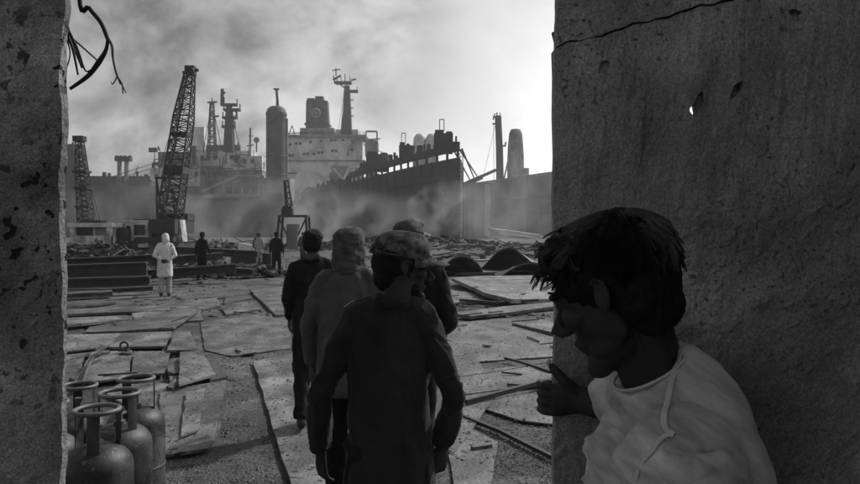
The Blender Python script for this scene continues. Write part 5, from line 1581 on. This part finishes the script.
# man leaning at the right-hand wall, in profile
def leaning_man():
    O = Vector((.42, 1.15, 0))
    W = lambda x, y, z: Vector((x, y, z)) - O
    H = head_frame(W(.291, 1.112, 1.608), R(90 - 33), R(25), R(-3), .965)
    c, M, s = H
    ax, ay = Vector((1, 0, 0)), Vector((0, 1, 0))
    mb = MB(); head_shape(mb, H, True)
    mb.tube([W(.385, 1.14, 1.40), W(.365, 1.138, 1.46), W(.343, 1.130, 1.52), W(.318, 1.122, 1.60)], [.052, .052, .054, .055], 20)
    mb.tube([W(.362, 1.138, 1.45), W(.322, 1.128, 1.505), W(.294, 1.12, 1.55)], [.030, .036, .030], 14)
    mb.tube([W(.385, 1.11, 1.43), W(.348, 1.078, 1.52), W(.322, 1.065, 1.575)], [.022, .018, .016], 10)      # neck muscle
    for z, cx, d_, w in ((0, 0, 0, 0),): pass
    mb.loft([(W(.46, 1.15, .88), ax * .10, ay * .14), (W(.44, 1.15, 1.08), ax * .10, ay * .13), (W(.412, 1.145, 1.28), ax * .095, ay * .14), (W(.405, 1.14, 1.38), ax * .055, ay * .10), (W(.390, 1.14, 1.42), ax * .045, ay * .06)], 20)
    shl, ell_, wrl = W(.350, .985, 1.375), W(.335, .945, 1.10), W(.19, .98, .93)
    shr, elr, wrr = W(.375, 1.30, 1.395), W(.545, 1.335, 1.325), W(.315, 1.452, 1.350)
    for a, b, w_ in ((shl, ell_, wrl), (shr, elr, wrr)):
        mb.tube([a + Vector((0, .06 if a is shl else -.06, .0)), a, a.lerp(b, .5), b, b.lerp(w_, .3), b.lerp(w_, .7), w_], [.05, .048, .043, .038, .041, .034, .027], 16)
    hand_shape(mb, wrl, (-.8, .1, -.6), (0, -1, .2), .5, 1.0, -1)
    # right hand closed round the wall edge
    kx = .262
    mb.loft([(W(.335, 1.450, 1.350), ay * .022, Vector((0, 0, .028))), (W(.305, 1.456, 1.352), ay * .018, Vector((0, 0, .030))), (W(.275, 1.462, 1.350), ay * .017, Vector((0, 0, .036))), (W(.254, 1.468, 1.348), ay * .014, Vector((0, 0, .035)))], 16)
    for k, (dz, L) in enumerate(((.027, 1.0), (.009, 1.06), (-.009, 1.0), (-.027, .86))):
        z = 1.348 + dz
        mb.tube([W(.258, 1.466, z), W(.240, 1.474, z + .002), W(.2345, 1.500, z), W(.240, 1.528 * 1 - .004 * k, z - .002), W(.256, 1.5465, z - .004), W(.272 - .004 * k, 1.5475, z - .005)], [.0082, .0090, .0076, .0082, .0072, .0062], 10)
    mb.tube([W(.300, 1.452, 1.372), W(.278, 1.446, 1.392), W(.262, 1.452, 1.410), W(.251, 1.464, 1.423)], [.014, .0125, .0110, .0080], 10)
    for sy, kx_ in ((-1, .50), (1, .44)):
        hp, kn, an = W(.45, 1.15 + .085 * sy, .90), W(kx_ - .06, 1.15 + .095 * sy, .49), W(kx_ + .02, 1.15 + .10 * sy, .085)
        mb.tube([hp, hp.lerp(kn, .4), kn, kn.lerp(an, .35), an], [.075, .068, .048, .05, .033], 12)
    me = remesh(mb, 'person', .0027, 18)
    root = mesh_obj('person', me, M_skin_d); root.location = O
    tag(root, 'young man with messy black hair leaning at the right-hand wall in a pale shirt', 'person')
    # thumb nail catching the light
    mb = MB(); mb.ell(W(.2475, 1.4605, 1.4285), (.0055, .0035, .0075), (0, R(35), R(20))); mb.build('thumb_nail', M_nail, root, smooth=True)
    # trousers and shoes
    mb = MB(); mb.loft([(W(.445, 1.15, 1.0), ax * .125, ay * .155), (W(.455, 1.15, .88), ax * .13, ay * .17), (W(.455, 1.15, .80), ax * .12, ay * .165)], 18)
    for sy, kx_ in ((-1, .50), (1, .44)):
        hp, kn, an = W(.45, 1.15 + .085 * sy, .90), W(kx_ - .06, 1.15 + .095 * sy, .49), W(kx_ + .02, 1.15 + .10 * sy, .085)
        mb.tube([hp, kn, an], [.10, .08, .065], 12)
        sh = MB(); sh.loft([(an + Vector((.07, 0, -.035)), ay * .03, Vector((0, 0, .035))), (an + Vector((.02, 0, -.03)), ay * .038, Vector((0, 0, .05))), (an + Vector((-.08, 0, -.045)), ay * .045, Vector((0, 0, .036))), (an + Vector((-.18, 0, -.058)), ay * .03, Vector((0, 0, .018)))], 12)
        sh.build('shoe', M_shoe, root, smooth=True)
    me = remesh(mb, 'trousers', .012, 2); folds(me, .01, 5.); mesh_obj('trousers', me, M_greyc, root)
    # shirt
    mb = MB()
    T = lambda z, cx, cy, d_, w, tl=0.: (W(cx, cy, z), Vector((d_, 0, tl)), ay * w)
    mb.loft([T(.78, .45, 1.15, .155, .19), T(.95, .44, 1.15, .155, .19), T(1.10, .425, 1.15, .16, .19), T(1.22, .412, 1.148, .155, .20), T(1.31, .403, 1.146, .142, .200, .01), T(1.37, .400, 1.143, .114, .180, .02), T(1.415, .395, 1.14, .088, .142, .028), T(1.450, .375, 1.138, .071, .104, .032), T(1.474, .358, 1.135, .057, .075, .034)], 32)
    mb.ell(shl + Vector((.012, .022, -.002)), (.088, .075, .074)); mb.ell(shr + Vector((.0, -.02, 0)), (.080, .072, .068))
    mb.tube([shl + Vector((.012, .02, 0)), shl.lerp(ell_, .5) + Vector((.006, 0, 0)), shl.lerp(ell_, .85)], [.084, .080, .078], 16)
    mb.tube([shr, shr.lerp(elr, .6), shr.lerp(elr, 1.0), elr.lerp(wrr, .16)], [.070, .066, .062, .056], 14)
    me = remesh(mb, 'shirt', .0046, 6)
    # folds running round the shoulder from the armhole
    p, n = coords(me), normals(me)
    sc_ = np.array(shl)
    rad_ = np.linalg.norm(p - sc_, axis=1); ang = np.arctan2(p[:, 2] - sc_[2], p[:, 0] - sc_[0])
    w_ = vnoise(p * 5) * .9
    # creases follow arcs swept over the back and the chest
    q1 = np.stack([rad_ * 24 + w_ * 2.2, ang * 1.1 + w_, p[:, 1] * 3], 1)
    q2 = np.stack([p[:, 0] * 17 + p[:, 2] * 23 + w_ * .9, (p[:, 2] - p[:, 0]) * 1.4, p[:, 1] * 6], 1)
    d_ = (.5 - np.abs(vnoise(q1)) * 1.3) * .005 + vnoise(q2 * np.array([.45, 1, 1]) + 7) * .012 + np.clip(1 - np.abs(vnoise(q2 * np.array([.8, 1, .8]) + 3)) * 3.2, 0, 1) ** 1.6 * .011 + vnoise(p * 40) * .0004
    set_coords(me, p + n * d_[:, None])
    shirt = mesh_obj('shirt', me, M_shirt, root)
    bvh = BVHTree.FromPolygons([v.co.copy() for v in me.vertices], [tuple(f.vertices) for f in me.polygons])
    def seam(pts, r_, name, m=M_piping, flat=.25):
        q = [Vector(x) for x in pts]; fine_ = []
        for i in range(len(q) - 1):
            p0, p1, p2, p3 = q[max(i - 1, 0)], q[i], q[i + 1], q[min(i + 2, len(q) - 1)]
            for k in range(8):
                t = k / 8; fine_.append(.5 * ((2 * p1) + (p2 - p0) * t + (2 * p0 - 5 * p1 + 4 * p2 - p3) * t * t + (3 * p1 - p0 - 3 * p2 + p3) * t ** 3))
        fine_.append(q[-1])
        out = []; nr = []
        for x in fine_:
            l, nn, _, _ = bvh.find_nearest(x); out.append(l + nn * .0016); nr.append(nn)
        for _ in range(14): out = [out[0]] + [(out[k - 1] + out[k] * 2 + out[k + 1]) / 4 for k in range(1, len(out) - 1)] + [out[-1]]
        b = MB(); secs = []
        for k in range(len(out)):
            t = (out[min(k + 1, len(out) - 1)] - out[max(k - 1, 0)]).normalized(); u = t.cross(nr[k]).normalized()
            secs.append((out[k], u * r_, nr[k] * r_ * flat))
        b.loft(secs, 8); return b.build(name, m, shirt, smooth=True)
    # neck band, shoulder seam, armhole seam
    mb = MB(); pts = []
    def E3(px, py, Y): return P(px, py, Y) - O
    seam([E3(684, 352, 1.11), E3(668, 362, 1.04), E3(659, 378, 1.0), E3(656, 396, .98), E3(660, 410, .96), E3(672, 424, .93)], .0052, 'shoulder_seam')
    seam([E3(672, 424, .93), E3(660, 432, .93), E3(648, 444, .94), E3(640, 460, .95), E3(637, 486, .96), E3(640, 520, .97)], .0035, 'armhole_seam')
    b = MB(); ring = []
    for k in range(33):
        t = 2 * math.pi * k / 32
        ring.append(W(.356 + .0555 * math.cos(t), 1.134 + .072 * math.sin(t), 1.481 + .034 * math.cos(t)))
    b.tube(ring, .0026, 8, cap=False); b.build('neck_band', M_piping, shirt, smooth=True)
    # ---- hair: dense shell plus loose strands
    r_ = np.random.default_rng(11)
    mb = MB(); E = lambda p_, q_: mb.ell(c + M @ (Vector(p_) * s), [x * s for x in q_], M, 24, 16)
    E((-.018, 0, .042), (.103, .085, .084)); E((-.051, 0, .000), (.058, .075, .078)); E((.040, 0, .086), (.054, .064, .038)); E((-.050, 0, -.050), (.046, .060, .040))
    for sy in (-1, 1): E((.012, .074 * sy, .028), (.020, .012, .030)); E((-.044, .052 * sy, -.022), (.034, .026, .048)); E((-.050, .036 * sy, -.060), (.030, .026, .030))
    me = remesh(mb, 'hair', .0045, 2); folds(me, .005, 4.4, 50, (1, 1, .6), .5)
    hair = mesh_obj('hair', me, M_hair, root)
    NG, PER = 640, 16                      # wavy locks, each of a few strands
    d = r_.normal(size=(NG * 5, 3)); d /= np.linalg.norm(d, axis=1)[:, None]
    keep = (d[:, 2] > .02) | ((d[:, 0] < -.10) & (d[:, 2] > -.80))
    keep &= ~((d[:, 0] > .52) & (d[:, 2] < .52))
    keep &= ~((np.abs(d[:, 1]) > .6) & (d[:, 0] > -.30) & (d[:, 2] < .16))
    d = d[keep][:NG]; NG = len(d)
    ax3 = np.array([.103, .084, .084]); c3 = np.array([-.019, 0, .040])
    whorl = np.array([-.45, .15, .88])
    gfront = np.clip(d[:, 0] * 1.25 + d[:, 2] * .30, 0, 1)
    K = 8
    gl = .030 + .016 * r_.random(NG) + gfront * .040 * r_.random(NG)
    gl[d[:, 2] < -.1] *= .55
    glift = .05 + .05 * r_.random(NG) + gfront * (.25 + .45 * r_.random(NG) ** 2)
    gph = r_.random(NG) * 6.28; gwave = (.10 + .35 * gfront) * (.5 + r_.random(NG)); gturn = r_.normal(size=NG) * (.10 + .55 * gfront)
    fly = (r_.random(NG) < .16) & (gfront > .25)
    glift[fly] = .7 + .5 * r_.random(fly.sum()); gturn[fly] = r_.normal(size=fly.sum()) * .9; gl[fly] = .035 + .03 * r_.random(fly.sum()); gwave[fly] *= 1.6
    gi = np.repeat(np.arange(NG), PER); N = len(gi)
    dd = d[gi] + r_.normal(size=(N, 3)) * .055; dd /= np.linalg.norm(dd, axis=1)[:, None]
    nr = dd / ax3; nr /= np.linalg.norm(nr, axis=1)[:, None]
    flow = dd - whorl; flow -= (flow * nr).sum(1)[:, None] * nr; flow /= np.linalg.norm(flow, axis=1)[:, None] + 1e-9
    sidev = np.cross(nr, flow)
    pos = dd * ax3 + c3; low = dd[:, 2] < 0; pos[low, 2] = c3[2] + (pos[low, 2] - c3[2]) * 1.2
    L = gl[gi] * (.8 + .4 * r_.random(N)); pts_ = [pos.copy()]
    spread = r_.normal(size=(N, 3)) * .10
    for k in range(K - 1):
        t = k / (K - 1)
        wv = np.sin(gph[gi] + t * 5.5) * gwave[gi]; cu = gturn[gi] * t * 3
        v = flow * np.cos(cu)[:, None] + sidev * (np.sin(cu) + wv)[:, None] + nr * (glift[gi] * (1 - .9 * t))[:, None] + spread * (1 - t)
        v[:, 2] -= .25 * t * (1 - gfront[gi])
        v /= np.linalg.norm(v, axis=1)[:, None]
        pos = pos + v * (L / (K - 1))[:, None]
        e = np.linalg.norm((pos - c3) / ax3, axis=1); f_ = np.where((e < 1.02) & (pos[:, 2] > .0), 1.02 / e, 1.0)   # keep outside the scalp
        pos = c3 + (pos - c3) * f_[:, None]; pts_.append(pos.copy())
    curlax = sidev
    pts_ = np.stack(pts_, 1)
    gp = pts_.reshape(NG, PER, K, 3); gm = gp.mean(1, keepdims=True)
    pull = (.80 * np.linspace(0, 1, K) ** .8)[None, None, :, None]
    pts_ = (gp + (gm - gp) * pull).reshape(N, K, 3)
    Mm = np.array(M); pw = pts_ @ Mm.T * s + np.array(c)
    u1 = np.cross(v, curlax) @ Mm.T; u1 /= np.linalg.norm(u1, axis=1)[:, None] + 1e-9
    u2 = np.cross(v @ Mm.T, u1)
    rad = (.00070 * np.linspace(1, .4, K))[None, :, None]
    ringv = []
    for a in range(3):
        t = 2 * math.pi * a / 3
        ringv.append(pw + rad * (u1 * math.cos(t) + u2 * math.sin(t))[:, None, :])
    Vv = np.stack(ringv, 2).reshape(-1, 3)                    # N,K,3verts
    b0 = (np.arange(N) * K * 3)[:, None, None] + (np.arange(K - 1) * 3)[None, :, None] + np.arange(3)[None, None, :]
    b1 = (np.arange(N) * K * 3)[:, None, None] + (np.arange(K - 1) * 3)[None, :, None] + ((np.arange(3) + 1) % 3)[None, None, :]
    F = np.stack([b0, b1, b1 + 3, b0 + 3], -1).reshape(-1, 4)
    me = bpy.data.meshes.new('loose_strands'); me.from_pydata(Vv.tolist(), [], F.tolist())
    o = mesh_obj('loose_strands', me, M_strand, hair); o['kind'] = 'stuff'
    # eyebrow, lashes, stubble moustache
    for sy in (1,):
        b = MB(); b.tube([c + M @ (Vector((.086, .014 * sy, .030)) * s), c + M @ (Vector((.094, .030 * sy, .037)) * s), c + M @ (Vector((.078, .050 * sy, .030)) * s)], [.0015, .0022, .001], 8)
        b.build('eyebrow', M_hair, root, smooth=True)
leaning_man()

# ------------------------------------------------------------------ smoke and haze
def volume_mat(name, dens, color, aniso, noise=None):
    m = bpy.data.materials.new(name); m.use_nodes = True
    n, l = m.node_tree.nodes, m.node_tree.links
    n.clear(); out = n.new('ShaderNodeOutputMaterial'); v = n.new('ShaderNodeVolumePrincipled')
    v.inputs['Color'].default_value = (color, color, color, 1); v.inputs['Anisotropy'].default_value = aniso
    v.inputs['Density'].default_value = dens
    l.new(v.outputs[0], out.inputs['Volume'])
    if noise:
        sc_, lo, hi = noise
        tc = n.new('ShaderNodeTexCoord'); nz = n.new('ShaderNodeTexNoise')
        nz.inputs['Scale'].default_value = sc_; nz.inputs['Detail'].default_value = 4; nz.inputs['Distortion'].default_value = .8
        l.new(tc.outputs['Object'], nz.inputs['Vector'])
        mr = n.new('ShaderNodeMapRange'); mr.interpolation_type = 'SMOOTHSTEP'
        mr.inputs['From Min'].default_value = lo; mr.inputs['From Max'].default_value = hi; mr.inputs['To Max'].default_value = dens
        l.new(nz.outputs[0], mr.inputs[0])
        # fade towards the rim of the cloud (generated coordinates run 0..1 over the body)
        mp = n.new('ShaderNodeVectorMath'); mp.operation = 'MULTIPLY_ADD'; mp.inputs[1].default_value = (2, 2, 2); mp.inputs[2].default_value = (-1, -1, -1)
        l.new(tc.outputs['Generated'], mp.inputs[0])
        ln = n.new('ShaderNodeVectorMath'); ln.operation = 'LENGTH'; l.new(mp.outputs[0], ln.inputs[0])
        fr = n.new('ShaderNodeMapRange'); fr.interpolation_type = 'SMOOTHSTEP'
        fr.inputs['From Min'].default_value = 1.0; fr.inputs['From Max'].default_value = .35; l.new(ln.outputs['Value'], fr.inputs[0])
        mu = n.new('ShaderNodeMath'); mu.operation = 'MULTIPLY'; l.new(mr.outputs[0], mu.inputs[0]); l.new(fr.outputs[0], mu.inputs[1])
        l.new(mu.outputs[0], v.inputs['Density'])
    return m
M_haze = volume_mat('haze_air', .00045, .90, .35)
mb = MB(); mb.box((0, 150, 36), (520, 420, 76))
hz = mb.build('haze', M_haze); tag(hz, 'thin haze hanging over the whole yard', 'haze', kind='stuff')

def smoke(px, py, Y, rx, ry, rz, dens, label, sc_=.10, color=.80, lo=.40, hi=.66):
    c = P(px, py, Y)
    mb = MB(); mb.ell((0, 0, 0), (rx, ry, rz), n=16, m=10)
    o = mb.build('smoke', volume_mat('smoke_' + str(px), dens, color, .2, (sc_, lo, hi)), loc=c)
    return tag(o, label, 'smoke', kind='stuff')
smoke(232, 213, 110, 22, 12, 9.5, .100, 'grey smoke bank drifting in front of the left ship', .14, .50, .48, .68)
smoke(330, 220, 100, 13, 9, 6.0, .140, 'smoke curling up before the black hull behind the walkers', .18, .62, .47, .66)
smoke(437, 208, 104, 8, 8, 5.5, .120, 'pale smoke wisp against the black bow', .22, .68, .49, .67)
smoke(120, 208, 120, 20, 12, 8, .050, 'thin smoke before the hull beyond the small crane', .14, .45, .47, .68)
smoke(510, 203, 118, 15, 10, 11, .050, 'pale smoke before the right-hand ship', .12, .75)
